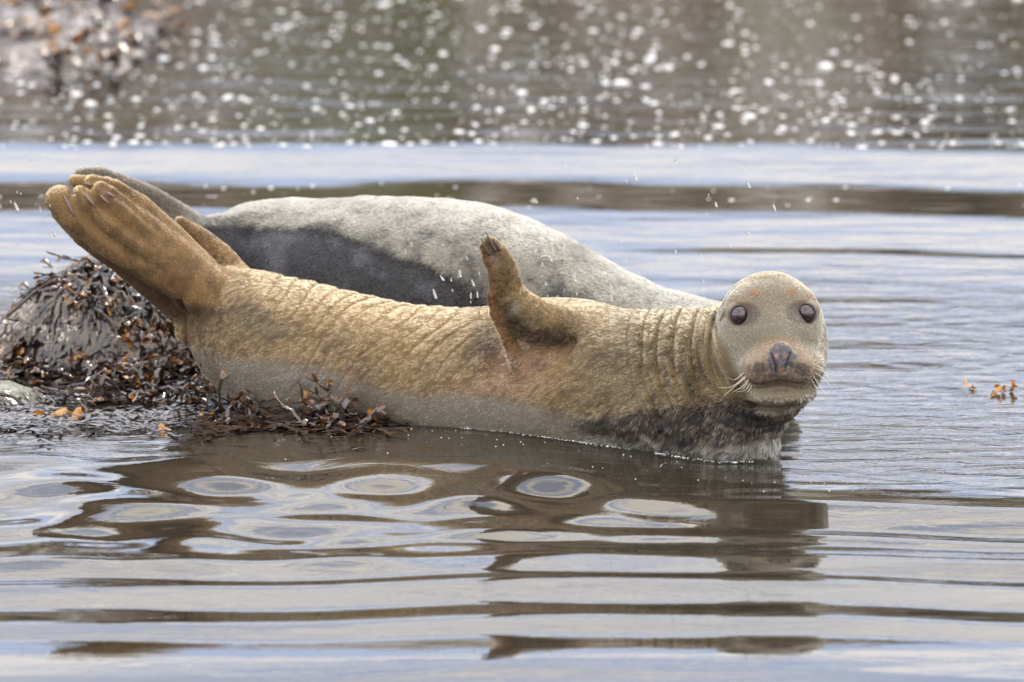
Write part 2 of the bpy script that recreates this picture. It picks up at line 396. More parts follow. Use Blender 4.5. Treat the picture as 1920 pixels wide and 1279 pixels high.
# ------------------------------------------------------------------ implicit surfaces -> one continuous skin
class Field:
    def __init__(s): s.ops = []; s.post = None
    def add(s, f, k, lo, hi, mode='u'): s.ops.append((f, k, np.asarray(lo, np.float32), np.asarray(hi, np.float32), mode))
    def __call__(s, p):
        p = np.asarray(p, np.float32)
        d = np.full(len(p), 0.35, np.float32)
        for f, k, lo, hi, mode in s.ops:
            m = np.all((p > lo) & (p < hi), axis=1)
            if not m.any(): continue
            q = p[m]; e = f(q).astype(np.float32); c = d[m]
            if mode == 'u':
                h = np.maximum(k-np.abs(c-e), 0)/k; d[m] = np.minimum(c, e)-h*h*k*0.25
            else:
                e = -e; h = np.maximum(k-np.abs(c-e), 0)/k; d[m] = np.maximum(c, e)+h*h*k*0.25
        if s.post is not None: d = d + s.post(p, d)
        return d
    def ell(s, c, r, k=0.03, axes=None, mode='u'):
        c = np.asarray(c, np.float32); r = np.asarray(r, np.float32)
        A = np.eye(3, dtype=np.float32) if axes is None else np.asarray(axes, np.float32)
        def f(p):
            q = (p-c) @ A.T; k0 = np.linalg.norm(q/r, axis=1); k1 = np.linalg.norm(q/(r*r), axis=1)
            return k0*(k0-1)/(k1+1e-6)
        ex = float(r.max())+max(k, 0.02)*1.5+0.05
        s.add(f, k, c-ex, c+ex, mode)
    def chain(s, pts, k=0.02, flat=1.0, nrm=(0, 1, 0), mode='u'):
        """round-cone chain; pts = [(point, radius)], flattened by `flat` along nrm"""
        nrm = np.asarray(nrm, np.float32); nrm = nrm/np.linalg.norm(nrm)
        Q = np.array([a for a, _ in pts], np.float32); rr = np.array([b for _, b in pts], np.float32)
        def f(p):
            best = None
            for i in range(len(Q)-1):
                a, b = Q[i], Q[i+1]; ab = b-a; ap = p-a
                def sq(v):
                    c = v @ nrm; return v + np.outer(c, nrm)*(1/flat-1) if v.ndim == 2 else v + c*nrm*(1/flat-1)
                abq = sq(ab); apq = sq(ap)
                t = np.clip(apq @ abq/float(abq @ abq), 0, 1)
                e = np.linalg.norm(apq-np.outer(t, abq), axis=1)-(rr[i]+t*(rr[i+1]-rr[i]))
                best = e if best is None else np.minimum(best, e)
            return best*min(1.0, flat*1.4)
        ex = float(rr.max())+max(k, 0.02)*1.5+0.05
        s.add(f, k, Q.min(0)-ex, Q.max(0)+ex, mode)
    def trunk(s, st, k=0.03, pw=2.0):
        """st: stations (x, y, z, ry, rz) ordered in x"""
        st = np.array(st, float); xs = st[:, 0]
        fine = np.linspace(xs[0], xs[-1], 400)
        # smooth (cubic) interpolation of the stations
        def cub(v):
            m = np.gradient(v, xs); i = np.clip(np.searchsorted(xs, fine)-1, 0, len(xs)-2)
            h = xs[i+1]-xs[i]; t = (fine-xs[i])/h
            return ((2*t**3-3*t**2+1)*v[i]+(t**3-2*t**2+t)*h*m[i]+(-2*t**3+3*t**2)*v[i+1]+(t**3-t**2)*h*m[i+1])
        cy, cz, ry, rz = [cub(st[:, j]) for j in (1, 2, 3, 4)]
        ry = np.maximum(ry, 0.004); rz = np.maximum(rz, 0.004)
        def f(p):
            x = np.clip(p[:, 0], xs[0], xs[-1])
            I = lambda a: np.interp(x, fine, a).astype(np.float32)
            a, b = I(ry), I(rz); ov = (p[:, 0]-x)
            q = np.sqrt(((p[:, 1]-I(cy))/a)**2+((p[:, 2]-I(cz))/b)**2+(ov/np.minimum(a, b))**2)
            return (q-1)*np.minimum(a, b)
        ex = float(max(ry.max(), rz.max()))+0.1
        lo = np.array([xs[0]-0.1, cy.min()-ex, cz.min()-ex]); hi = np.array([xs[-1]+0.1, cy.max()+ex, cz.max()+ex])
        s.add(f, k, lo, hi)

def polygonise(fld, lo, hi, h, B=8):
    lo = np.asarray(lo, float); hi = np.asarray(hi, float)
    nb = np.ceil((hi-lo)/(h*B)).astype(int)
    bi = np.stack(np.meshgrid(*[np.arange(n) for n in nb], indexing='ij'), -1).reshape(-1, 3)
    cen = lo+(bi+0.5)*B*h
    keep = np.abs(fld(cen)) < B*h*1.25
    bi = bi[keep]
    loc = np.stack(np.meshgrid(*[np.arange(B+1)]*3, indexing='ij'), -1).reshape(-1, 3)
    D = np.empty((len(bi), B+1, B+1, B+1), np.float32)
    for s in range(0, len(bi), 600):
        b = bi[s:s+600]; pts = (lo+((b[:, None, :]*B+loc[None])*h)).reshape(-1, 3)
        D[s:s+600] = fld(pts).reshape(len(b), B+1, B+1, B+1)
    dims = nb*B+2
    def gid(c): return (c[..., 0]*dims[1]+c[..., 1])*dims[2]+c[..., 2]
    inside = D < 0
    cs = sum(inside[:, a:B+a, b:B+b, c:B+c].astype(np.int8) for a in (0, 1) for b in (0, 1) for c in (0, 1))
    act = np.argwhere((cs > 0) & (cs < 8))
    cell = bi[act[:, 0]]*B+act[:, 1:]
    corner = np.stack([D[act[:, 0], act[:, 1]+a, act[:, 2]+b, act[:, 3]+c] for a in (0, 1) for b in (0, 1) for c in (0, 1)], 1)
    offs = np.array([(a, b, c) for a in (0, 1) for b in (0, 1) for c in (0, 1)], float)
    acc = np.zeros((len(act), 3)); cnt = np.zeros(len(act))
    for i in range(8):
        for j in range(i+1, 8):
            if np.abs(offs[i]-offs[j]).sum() != 1: continue
            a, b = corner[:, i], corner[:, j]; m = (a < 0) != (b < 0)
            t = np.where(m, a/(a-b+1e-20), 0)
            acc += np.where(m[:, None], offs[i]+t[:, None]*(offs[j]-offs[i]), 0); cnt += m
    V = lo+(cell+acc/np.maximum(cnt, 1)[:, None])*h
    ids = gid(cell); order = np.argsort(ids); sid = ids[order]
    def look(c):
        g = gid(c); k = np.clip(np.searchsorted(sid, g), 0, len(sid)-1); ok = sid[k] == g
        return np.where(ok, order[k], -1)
    faces = []
    for ax in range(3):
        o1, o2 = [(1, 2), (2, 0), (0, 1)][ax]
        a = inside[:, :B, :B, :B]
        sl = [slice(0, B)]*3; sl[ax] = slice(1, B+1)
        b = inside[:, sl[0], sl[1], sl[2]]
        e = np.argwhere(a != b); lat = bi[e[:, 0]]*B+e[:, 1:]; flip = a[e[:, 0], e[:, 1], e[:, 2], e[:, 3]]
        u = np.zeros(3, int); u[o1] = 1; v = np.zeros(3, int); v[o2] = 1
        q = np.stack([look(lat-u-v), look(lat-v), look(lat), look(lat-u)], 1)
        q = np.where(flip[:, None], q, q[:, ::-1])
        faces.append(q[(q >= 0).all(1)])
    F = np.concatenate(faces)
    for _ in range(2):                                   # settle the vertices on the surface
        d = fld(V); g = grad(fld, V, h*0.5)
        V = V - np.clip(d, -h, h)[:, None]*g/np.maximum((g*g).sum(1), 0.25)[:, None]
    return V, F
def grad(fld, V, e):
    d0 = fld(V)
    return np.stack([(fld(V+np.eye(3)[i]*e)-d0)/e for i in range(3)], 1)
def vnormals(fld, V, e=0.003):
    g = grad(fld, V, e); return g/np.maximum(np.linalg.norm(g, axis=1, keepdims=True), 1e-6)

def rnd_on(V, F, Nn, weight, r):
    """random points on quads, weighted"""
    a, b, c, d = [V[F[:, i]] for i in range(4)]
    ar = 0.5*np.linalg.norm(np.cross(c-a, d-b), axis=1)*weight
    fi = r.choice(len(F), Nn, p=ar/ar.sum())
    u = r.random(Nn)[:, None]; v = r.random(Nn)[:, None]
    pt = (1-u)*(1-v)*a[fi]+u*(1-v)*b[fi]+u*v*c[fi]+(1-u)*v*d[fi]
    return pt, fi
def make_fur(name, parent, roots, nrm, flow, length, width, col, mat, lift, r, curl=0.35, M=4):
    n = len(roots)
    tdir = flow-(flow*nrm).sum(1, keepdims=True)*nrm
    tdir /= np.linalg.norm(tdir, axis=1, keepdims=True)+1e-6
    t = np.linspace(0, 1, M)
    pos = np.empty((n, M, 3), np.float32)
    lat = np.cross(nrm, tdir)
    sw = r.normal(0, curl, n)[:, None]
    for j, s in enumerate(t):
        pos[:, j] = roots + length[:, None]*(tdir*(s*(0.75+0.25*s)) + nrm*(lift[:, None]*(1.6*s-0.75*s*s)) + lat*sw*s*s*0.5) - nrm*0.0015*(1-s)
    hc = bpy.data.hair_curves.new(name); hc.add_curves([M]*n)
    hc.attributes['position'].data.foreach_set('vector', pos.reshape(-1))
    ra = hc.attributes.get('radius') or hc.attributes.new('radius', 'FLOAT', 'POINT')
    taper = np.array([1.0, 0.95, 0.75, 0.22]) if M == 4 else np.linspace(1, 0.25, M)
    ra.data.foreach_set('value', (width[:, None]*taper[None]).astype(np.float32).ravel())
    ca = hc.attributes.new('col', 'FLOAT_COLOR', 'CURVE')
    cc = np.ones((n, 4), np.float32); cc[:, :3] = np.clip(col, 0.004, 0.95); ca.data.foreach_set('color', cc.ravel())
    hc.materials.append(mat)
    return link(name, hc, parent)
def mixc_(A, B, w): return A+(np.asarray(B)-A)*np.asarray(w)[:, None]
def catmull(pts, n):
    pts = np.asarray(pts, float); t = np.linspace(0, len(pts)-1, n); i = np.clip(t.astype(int), 0, len(pts)-2); f = (t-i)[:, None]
    p0 = pts[np.clip(i-1, 0, len(pts)-1)]; p1 = pts[i]; p2 = pts[i+1]; p3 = pts[np.clip(i+2, 0, len(pts)-1)]
    return 0.5*((2*p1)+(-p0+p2)*f+(2*p0-5*p1+4*p2-p3)*f*f+(-p0+3*p1-3*p2+p3)*f**3)
sc.cycles_curves.shape = 'RIBBONS'

# ------------------------------------------------------------------ the tan seal in front
def axisY(px): return 0.30-0.42*(px-700)/700
def build_tan_seal():
    f = Field()
    st = []
    #      px   top  zbottom  width factor
    for px, top, zb, wf in [(352, 598, 0.135, 0.9), (372, 566, 0.085, 0.95), (400, 540, 0.045, 1.0), (440, 522, 0.004, 1.0), (500, 517, -0.03, 1.0),
                            (560, 526, -0.05, 1.0), (640, 545, -0.06, 1.02), (720, 563, -0.07, 1.04), (800, 577, -0.075, 1.06), (880, 579, -0.08, 1.08),
                            (960, 570, -0.08, 1.06), (1030, 562, -0.08, 1.04), (1100, 565, -0.08, 1.02), (1170, 581, -0.08, 1.02), (1240, 588, -0.08, 1.0),
                            (1290, 596, -0.08, 0.95), (1315, 625, -0.07, 0.9)]:
        Y = axisY(px); p = P(px, top, Y); zt = p[2]
        rz = (zt-zb)/2; st.append((p[0], Y, (zt+zb)/2, rz*wf*1.02, rz))
    f.trunk(st)
    px2 = lambda px, py, Y, r: (P(px, py, Y), r*pxm(Y))
    # neck, chest, head
    HC = P(1443, 632, -0.20)
    f.chain([px2(1270, 705, -0.03, 112), px2(1350, 685, -0.08, 112), px2(1415, 665, -0.13, 104)], k=0.05)
    f.ell(P(1372, 800, -0.12), (0.108, 0.135, 0.155), k=0.05)
    f.ell(P(1420, 728, -0.15), (0.112, 0.125, 0.085), k=0.035)
    f.ell(HC, (0.127, 0.145, 0.146), k=0.02)
    f.ell(P(1447, 655, -0.235), (0.112, 0.12, 0.112), k=0.03)
    f.ell(P(1456, 733, -0.225), (0.078, 0.09, 0.050), k=0.025)                      # throat roll under the jaw
    f.ell(P(1460, 655, -0.29), (0.062, 0.085, 0.075), k=0.05)                       # bridge of the snout
    f.ell(P(1428, 688, -0.335), (0.056, 0.062, 0.045), k=0.018)                      # whisker pads
    f.ell(P(1499, 687, -0.335), (0.056, 0.062, 0.045), k=0.018)
    f.ell(P(1463, 672, -0.352), (0.050, 0.057, 0.046), k=0.02)                     # under the nose
    f.ell(P(1463, 739, -0.306), (0.076, 0.070, 0.028), k=0.014)
    for cx_ in (1410, 1502): f.ell(P(cx_, 684, -0.268), (0.040, 0.055, 0.052), k=0.045)           # cheeks                     # lower jaw
    # the lip line and the crease between the pads
    lip = [px2(1404, 715, -0.355, 1.8), px2(1425, 721, -0.38, 2.4), px2(1448, 715, -0.395, 2.4), px2(1463, 712, -0.40, 2.6), px2(1478, 715, -0.395, 2.4), px2(1498, 719, -0.38, 2.4), px2(1517, 709, -0.355, 1.8)]
    f.chain(lip, k=0.008, mode='s')
    f.chain([px2(1463, 700, -0.405, 2.5), px2(1463, 712, -0.405, 2.5)], k=0.008, mode='s')
    # eyes: shallow sockets
    eyes = []
    for (ex, ey, sx) in ((1387, 591, -1), (1511, 588, 1)):
        Yg = -0.50
        for _ in range(400):                             # find the skin along the view ray
            p = P(ex, ey, Yg)
            if f(p[None])[0] < 0: break
            Yg += 0.001
        c = P(ex, ey, Yg)
        f.ell(c+np.array([0, -0.002, 0]), (0.023, 0.010, 0.021), k=0.018, mode='s')
        f.ell(c+np.array([-0.012*sx, 0.034, 0.027]), (0.028, 0.022, 0.017), k=0.045)      # low brow
        eyes.append((c, sx))
    # ear slit
    # fore flipper, raised
    f.chain([px2(1085, 622, 0.00, 40), px2(1040, 612, -0.045, 44), px2(1003, 602, -0.065, 42), px2(970, 577, -0.075, 38), px2(951, 545, -0.08, 30),
             px2(945, 514, -0.085, 28)], k=0.038, flat=0.72, nrm=(0.25, 1, 0))
    for a, b, rr in (((934, 504), (907, 463), 7), ((938, 496), (915, 451), 7.5), ((944, 496), (927, 455), 7.5), ((950, 503), (941, 470), 8.5)):
        f.chain([px2(a[0], a[1], -0.09, 19), px2(0.5*(a[0]+b[0]), 0.5*(a[1]+b[1]), -0.098, 14), px2(b[0], b[1], -0.105, rr)], k=0.007, flat=0.8)
    f.chain([px2(925, 560, -0.07, 7), px2(934, 600, -0.065, 10), px2(947, 636, -0.06, 14), px2(965, 672, -0.05, 18), px2(990, 690, -0.04, 22)], k=0.03, flat=0.8)
    f.ell(P(922, 655, -0.035), (0.028, 0.035, 0.065), k=0.03, mode='s')               # hollow behind the armpit
    f.chain([px2(968, 660, -0.10, 7), px2(1010, 676, -0.10, 8), px2(1050, 668, -0.09, 6), px2(1075, 640, -0.07, 4)], k=0.03, mode='s')   # fold under the arm
    # hind flippers, held up; five toes each
    YB = 0.46
    f.chain([px2(470, 590, axisY(470), 70), px2(420, 560, 0.48, 58), px2(375, 545, 0.45, 52)], k=0.05)
    toes = [[(395, 556, .44, 40), (300, 500, .42, 40), (207, 448, .40, 35), (142, 402, .39, 33), (113, 375, .39, 28)],
            [(395, 550, .44, 40), (300, 485, .41, 38), (215, 422, .385, 30), (168, 380, .375, 23), (152, 365, .375, 16)],
            [(395, 540, .44, 38), (305, 460, .42, 34), (240, 404, .39, 28), (203, 370, .38, 21), (190, 357, .38, 16)],
            [(395, 530, .46, 36), (322, 450, .45, 30), (262, 390, .43, 25), (215, 357, .42, 20), (175, 343, .42, 15)],
            [(395, 530, .48, 30), (322, 446, .48, 26), (262, 386, .46, 20), (200, 350, .45, 18), (142, 340, .44, 12)]]
    for t in toes: f.chain([px2(*q) for q in t], k=0.009, flat=0.9)
    other = [[(400, 600, .52, 40), (352, 584, .52, 32), (300, 540, .49, 31), (225, 487, .47, 25), (160, 440, .46, 24), (115, 398, .46, 18)],
             [(345, 570, .56, 40), (280, 500, .55, 40), (210, 440, .53, 34), (150, 390, .52, 22)]]
    for t in other: f.chain([px2(*q) for q in t], k=0.016, flat=0.8)
    f.chain([px2(460, 532, .52, 26), px2(415, 482, .53, 24), px2(370, 440, .53, 18), px2(340, 418, .53, 11)], k=0.02, flat=0.8)   # tail
    for line in ([(126, 345), (140, 372), (165, 412), (200, 446), (250, 480), (300, 505)], [(162, 356), (176, 372), (205, 402), (245, 435), (290, 465)],
                 [(193, 350), (208, 360), (238, 378), (275, 412), (310, 440)], [(176, 338), (205, 345), (240, 364), (280, 402)]):
        g_ = []
        for a_, b_ in line:
            Yg = 0.26
            while f(P(a_, b_, Yg)[None])[0] > 0.0 and Yg < 0.6: Yg += 0.003
            g_.append((P(a_, b_, min(Yg, 0.46)-0.002), 0.0068))
        g_[-1] = (g_[-1][0]-np.array([0, 0.006, 0]), 0.003)
        f.chain(g_, k=0.012, mode='s')
    f.chain([px2(345, 560, .42, 6), px2(352, 600, .44, 8), px2(356, 640, .45, 7)], k=0.025, mode='s')
    hcf = HC.astype(np.float32)
    def post(p, d):
        near = np.abs(d) < 0.05
        o = np.zeros(len(p), np.float32)
        if not near.any(): return o
        q = p[near]; u, v = proj(q)
        # neck folds lie in rings round the head
        e = np.sqrt((q[:, 0]-hcf[0])**2*1.0+(q[:, 2]-hcf[2]+0.01)**2*1.05+0.25*(q[:, 1]-hcf[1])**2)
        n = vnoise(q, 5.5, 4)*2.2
        ph = e/0.034+n
        ph2 = e/0.0155+vnoise(q, 11, 14)*1.8
        reg = sstep(np.where(u < 1362, 0.112, 0.135), np.where(u < 1362, 0.130, 0.16), e)*sstep(0.40, 0.24, e)*sstep(1150, 1240, u)*sstep(-0.42, -0.30, -np.abs(q[:, 1]))*(1-sstep(1345, 1385, u)*sstep(650, 610, v))
        w = np.abs(np.sin(ph*math.pi)); w = 1-w
        o1 = 0.0110*reg*w**3.0*(0.08+0.92*sstep(0.25, 0.7, vnoise(q, 6.5, 24)))+0.0013*reg*(1-np.abs(np.sin(ph2*math.pi)))**1.5
        # oblique wrinkles along the flank
        pf = (0.66*u+0.75*v)/27.0+2.6*vnoise(q, 7, 8)
        wf = 1-np.abs(np.sin(pf*math.pi))
        o1 += 0.0058*vnoise(q, 14, 9)*wf**2*sstep(460, 560, u)*sstep(930, 840, u)*sstep(760, 690, v)
        # crease between face and neck
        o1 += 0.007*gauss(e, 0.143, 0.008)*sstep(700, 755, v)*sstep(1340, 1400, u)*sstep(1515, 1480, u)
        # deep fold where the cheeks meet the neck
        fr = np.abs(u-np.interp(v, [585, 620, 660, 700, 740], [1545, 1541, 1534, 1528, 1516]))
        o1 += 0.0060*gauss(fr, 0, 6)*sstep(590, 640, v)*sstep(750, 725, v)*(q[:, 1] < hcf[1]+0.12)
        fu = np.interp(v, FOLD_V, FOLD_U); dl = np.abs(u-fu)*0.9
        o1 += 0.0140*gauss(dl, 0, 11)*sstep(575, 620, v)*sstep(752, 735, v)*(q[:, 1] < hcf[1]+0.09)*sstep(1440, 1410, u)
        # soft unevenness of flesh
        o1 += (fbm(q, 16, 2, 2)-0.5)*0.006
        o[near] = o1
        return o
    f.post = post
    lo = P(60, 640, 0.3); hi = P(1570, 640, -0.2)
    V, F = polygonise(f, (lo[0]-0.02, -0.50, -0.10), (hi[0]+0.02, 0.72, 0.64), 0.0042)
    NRM = vnormals(f, V)
    root = empty('grey_seal', P(900, 640, 0.18)*np.array([1, 1, 0]), 'tan seal lying on its side in front, facing the camera with one flipper raised', 'seal')
    org = np.array(root.location)
    hide = mat_hide('seal_skin')
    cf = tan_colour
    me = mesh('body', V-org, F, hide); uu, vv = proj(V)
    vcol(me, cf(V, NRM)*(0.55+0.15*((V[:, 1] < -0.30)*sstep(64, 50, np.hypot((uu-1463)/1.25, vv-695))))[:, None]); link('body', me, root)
    print('tan seal', len(V), round(time.time()-T0, 1))
    # fur ------------------------------------------------------
    r = np.random.default_rng(5)
    fc = V[F].mean(1); fn = NRM[F[:, 0]]
    u, v = proj(fc)
    vis = (fn @ (CAM/np.linalg.norm(CAM)))
    wgt = np.where(fc[:, 2] > 0.008, 1.0, 0.0)*np.where(vis > -0.25, 1.0, 0.30)
    head = np.linalg.norm((fc-HC)*np.array([1, .8, 1]), axis=1) < 0.155
    wgt *= np.where(head & (vis > 0), np.where(np.hypot((u-1463)/1.3, v-695) < 56, 3.4, 2.2), 1.0)
    for (c, sx) in eyes: wgt *= np.where(np.linalg.norm((fc-c)*np.array([1, 0.6, 1]), axis=1) < 0.0230, 0, 1)
    nose_c = P(1465, 668, -0.405)
    wgt *= np.where((np.hypot((u-1464)/18, (v-670)/20) < 1) & (fc[:, 1] < -0.36), 0, 1)
    NH = 300000
    pt, fi = rnd_on(V, F, NH, wgt, r)
    nn = NRM[F[fi, r.integers(0, 4, NH)]]
    u, v = proj(pt)
    # the lie of the coat: towards the tail, outwards from the nose on the face, towards the tips on the limbs
    flow = np.tile(np.array([-0.82, 0.32, -0.42]), (NH, 1))
    e = np.linalg.norm((pt-HC)*np.array([1, .7, 1]), axis=1)
    wf = sstep(0.20, 0.14, e)[:, None]
    face = pt-P(1463, 680, -0.42); face /= np.linalg.norm(face, axis=1, keepdims=True)
    flow = flow*(1-wf)+face*wf
    hf = (sstep(430, 360, u)*sstep(640, 560, v))[:, None]
    flow = flow*(1-hf)+np.array([-0.75, -0.05, 0.62])*hf
    ff = ((u > 900) & (u < 1000) & (v < 600) & (v > 430)).astype(float)[:, None]
    flow = flow*(1-ff)+np.array([-0.25, -0.1, 0.95])*ff
    ff2 = ((u > 940) & (u < 1075) & (v > 560) & (v < 655) & (pt[:, 1] < -0.01)).astype(float)[:, None]*0.8
    flow = flow*(1-ff2)+np.array([-0.85, 0, 0.45])*ff2
    chest = (sstep(1060, 1180, u)*sstep(745, 800, v))
    flow = flow*(1-0.7*chest[:, None])+np.array([-0.25, 0.0, -0.95])*0.7*chest[:, None]
    wob = np.stack([fbm(pt, 26, 11, 2), fbm(pt, 26, 12, 2), fbm(pt, 26, 13, 2)], 1)-0.5
    flow = flow+wob*0.7
    faceh = sstep(0.165, 0.14, e)*(pt[:, 1] < HC[1]+0.08)
    mzl = np.hypot((u-1463)/1.3, v-692) < 54
    length = 0.0082*r.uniform(0.65, 1.25, NH)*(1-0.45*faceh)*(1+0.9*chest)*(1-0.25*hf[:, 0])*np.where(mzl & faceh.astype(bool), 0.85, 1)
    wet = wet_mask(u, v)
    length *= 1-0.25*wet*(1-chest)
    width = 0.00084*r.uniform(0.7, 1.3, NH)*(1-0.35*faceh)*(1+0.6*chest)
    lift = np.clip(0.10+0.08*(vnoise(pt, 70, 3)-0.5)+r.normal(0, 0.03, NH)-0.03*wet+0.12*chest, 0.03, 0.8)
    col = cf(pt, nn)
    ax_ = np.array([-0.80, 0.32, -0.42]); ax_ /= np.linalg.norm(ax_)
    along = (pt @ ax_)[:, None]*ax_
    body_q = pt-along*0.68
    clump = np.where((faceh > 0) | (hf[:, 0] > 0.5), vnoise(pt, 270, 21), 0.62*vnoise(body_q, 270, 22)+0.38*vnoise(body_q, 120, 23))
    rv = np.where(faceh > 0, np.where(mzl, r.uniform(0.6, 1.35, NH), r.uniform(0.85, 1.15, NH)), r.uniform(0.62, 1.34, NH))
    k = (0.13+1.58*sstep(0.28, 0.72, clump))*rv
    stripe = vnoise(pt-along*0.84, 330, 44)
    kw = (0.40+1.35*sstep(0.28, 0.72, stripe))*rv
    k = np.where((wet > 0.5) & (chest < 0.6), kw, k)
    k = 1+(k-1)*np.where(faceh > 0, np.where(mzl, 0.75, 0.42), np.where(hf[:, 0] > 0.5, 0.55, 1.0))
    tips = (r.random(NH) < 0.30)*chest*sstep(0.45, 0.7, clump)
    col = col*k[:, None]; col = mixc_(col, np.array([0.42, 0.38, 0.30]), tips*0.8)
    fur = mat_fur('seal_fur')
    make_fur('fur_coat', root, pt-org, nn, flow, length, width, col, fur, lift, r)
    # eyes -----------------------------------------------------
    m_eye, nt, b, L = newmat('wet_eye')
    b.inputs['Base Color'].default_value = (0.016, 0.008, 0.010, 1); b.inputs['Roughness'].default_value = 0.04
    b.inputs['Coat Weight'].default_value = 1.0; b.inputs['Coat Roughness'].default_value = 0.02; b.inputs['IOR'].default_value = 1.5
    tcx = N(nt, 'ShaderNodeTexCoord'); n1 = N(nt, 'ShaderNodeTexNoise', Scale=90.0, Detail=2.0); L(tcx.outputs['Object'], n1.inputs['Vector'])
    r1 = ramp(nt, [(0.35, (0.018, 0.010, 0.013)), (0.7, (0.070, 0.044, 0.055))]); L(n1.outputs['Fac'], r1.inputs['Fac']); L(r1.outputs['Color'], b.inputs['Base Color'])
    m_lid = mat_hide('eyelid_skin', 0.45, 0.3)
    S, SF = uvsphere(20, 14)
    for (c, sx) in eyes:
        tilt = -0.35*sx
        cc = c+np.array([0, 0.0152, 0.0])
        ev = S*np.array([0.0265, 0.0255, 0.0255])
        eo = link('eye', mesh('eye', ev, SF, m_eye), root); eo.location = (cc-org).tolist()
        # lids: from a drop-shaped opening on the ball out to the skin around it
        rows = 6; na = 36; LV = []; LC = []
        for k_ in range(rows):
            t_ = k_/(rows-1)
            for a in np.linspace(0, 2*math.pi, na, endpoint=False):
                ca, sa = math.cos(a), math.sin(a)
                x = 0.0180*ca*(1-0.30*max(0, -sa)); z = 0.0196*sa+0.0004
                x += 0.0035*(-sx)*max(0, ca*(-sx))**4*(0.6 if sa > 0 else 0.2)+0.0020*sx*max(0, -sa)**2
                r0 = math.hypot(x, z); r1 = r0+t_*(0.0320-r0)
                xx, zz = x*r1/r0, z*r1/r0
                yb_ = -math.sqrt(max(0.0265**2-min(xx*xx+zz*zz, 0.0262**2), 0))+0.0152
                if k_ == 0: yy = yb_+0.0010
                else:
                    yy = None; y_ = c[1]-0.03
                    q_ = np.array([c[0]+xx, 0, c[2]+zz])
                    for _ in range(40):
                        q_[1] = y_
                        if f(q_[None])[0] < 0: break
                        y_ += 0.0015
                    ys_ = y_-c[1]-0.0006
                    lip_ = yb_-(0.0030 if k_ == 1 else 0.0022)
                    w_ = sstep(0.35, 1.0, np.array([t_]))[0]
                    yy = min(lip_, ys_+0.002)*(1-w_)+ys_*w_ if k_ > 0 else lip_
                LV.append((xx, yy-0.0152, zz))
        LV = np.array(LV)
        base_ = cf(LV+cc, np.tile([0, -1.0, 0], (len(LV), 1)))*0.9
        tt_ = np.repeat(np.linspace(0, 1, rows), na)
        LC = mixc_(base_, np.array([0.085, 0.07, 0.076]), sstep(0.80, 0.35, tt_)*0.85)
        LC = mixc_(LC, np.array([0.012, 0.010, 0.011]), sstep(0.30, 0.10, tt_))
        LF = [(k_*na+a, k_*na+(a+1) % na, (k_+1)*na+(a+1) % na, (k_+1)*na+a) for k_ in range(rows-1) for a in range(na)]
        lm = mesh('eyelid', LV, LF, m_lid); vcol(lm, LC); link('eyelid', lm, eo)
    # nose pad -------------------------------------------------
    nf = Field()
    nf.ell(P(1464, 667, -0.390), (0.031, 0.022, 0.032), k=0.012)
    nf.ell(P(1463, 690, -0.396), (0.022, 0.017, 0.020), k=0.02)
    for sx in (-1, 1):
        nf.ell(P(1464+sx*20, 674, -0.392), (0.014, 0.020, 0.020), k=0.010)
        nf.chain([(P(1464+sx*23, 649, -0.414), 0.0030), (P(1464+sx*17, 664, -0.4165), 0.0052), (P(1464+sx*10, 684, -0.4165), 0.0048), (P(1464+sx*9, 698, -0.414), 0.0030)], k=0.006, mode='s')
    nf.chain([(P(1464, 655, -0.414), 0.002), (P(1464, 680, -0.416), 0.003)], k=0.008, mode='s')
    nf.post = lambda p, d: (fbm(p, 130, 5, 2)-0.5)*0.0034+(fbm(p, 420, 9, 2)-0.5)*0.0012
    c0 = P(1464, 672, -0.40)
    NV, NF = polygonise(nf, c0-np.array([0.065, 0.05, 0.06]), c0+np.array([0.065, 0.05, 0.06]), 0.0016)
    u, v = proj(NV)
    ncol = np.tile(np.array([0.105, 0.096, 0.108]), (len(NV), 1))
    nz = fbm(NV, 80, 31, 3)
    ncol = mixc_(ncol, np.array([0.42, 0.26, 0.15]), np.clip(sstep(650, 641, v)+gauss(u, 1464, 7)*sstep(660, 648, v), 0, 1)*sstep(0.40, 0.62, nz)*0.6)
    for sx in (-1, 1): ncol = mixc_(ncol, np.array([0.52, 0.29, 0.24]), gauss(u, 1464+sx*8, 4)*gauss(v, 667, 4)*sstep(0.25, 0.5, nz)*0.8)
    ncol = mixc_(ncol, np.array([0.27, 0.15, 0.08]), sstep(686, 691, v)*gauss(u, 1463, 6)*sstep(0.3,0.5,nz)*0.8)
    ncol = mixc_(ncol, np.array([0.30, 0.20, 0.14]), sstep(20, 30, np.abs(u-1464))*sstep(0.45, 0.6, nz)*0.45)
    for sx in (-1, 1):
        gx = np.interp(v, [649, 664, 684, 698], [1464+sx*23, 1464+sx*17, 1464+sx*10, 1464+sx*9])
        ncol = mixc_(ncol, np.array([0.008, 0.006, 0.006]), gauss(u, gx, 1.9)*sstep(645, 652, v)*sstep(702, 696, v))
    ncol = mixc_(ncol, np.array([0.05, 0.03, 0.035]), gauss(v, 685, 3.5)*sstep(11, 7, np.abs(u-1464))*0.6)
    rim = np.hypot((u-1464)/29, (v-671)/31)
    ncol = mixc_(ncol, np.array([0.27, 0.215, 0.16]), sstep(0.80, 1.04, rim+(nz-0.5)*0.55)*0.9)
    nm = mat_hide('nose_skin', 0.42, 0.5)
    me = mesh('nose', NV-org, NF, nm); vcol(me, ncol); link('nose', me, root)
    # whiskers -------------------------------------------------
    m_wh = mat_simple('whisker', (0.75, 0.66, 0.5), 0.3, nf=0.1)
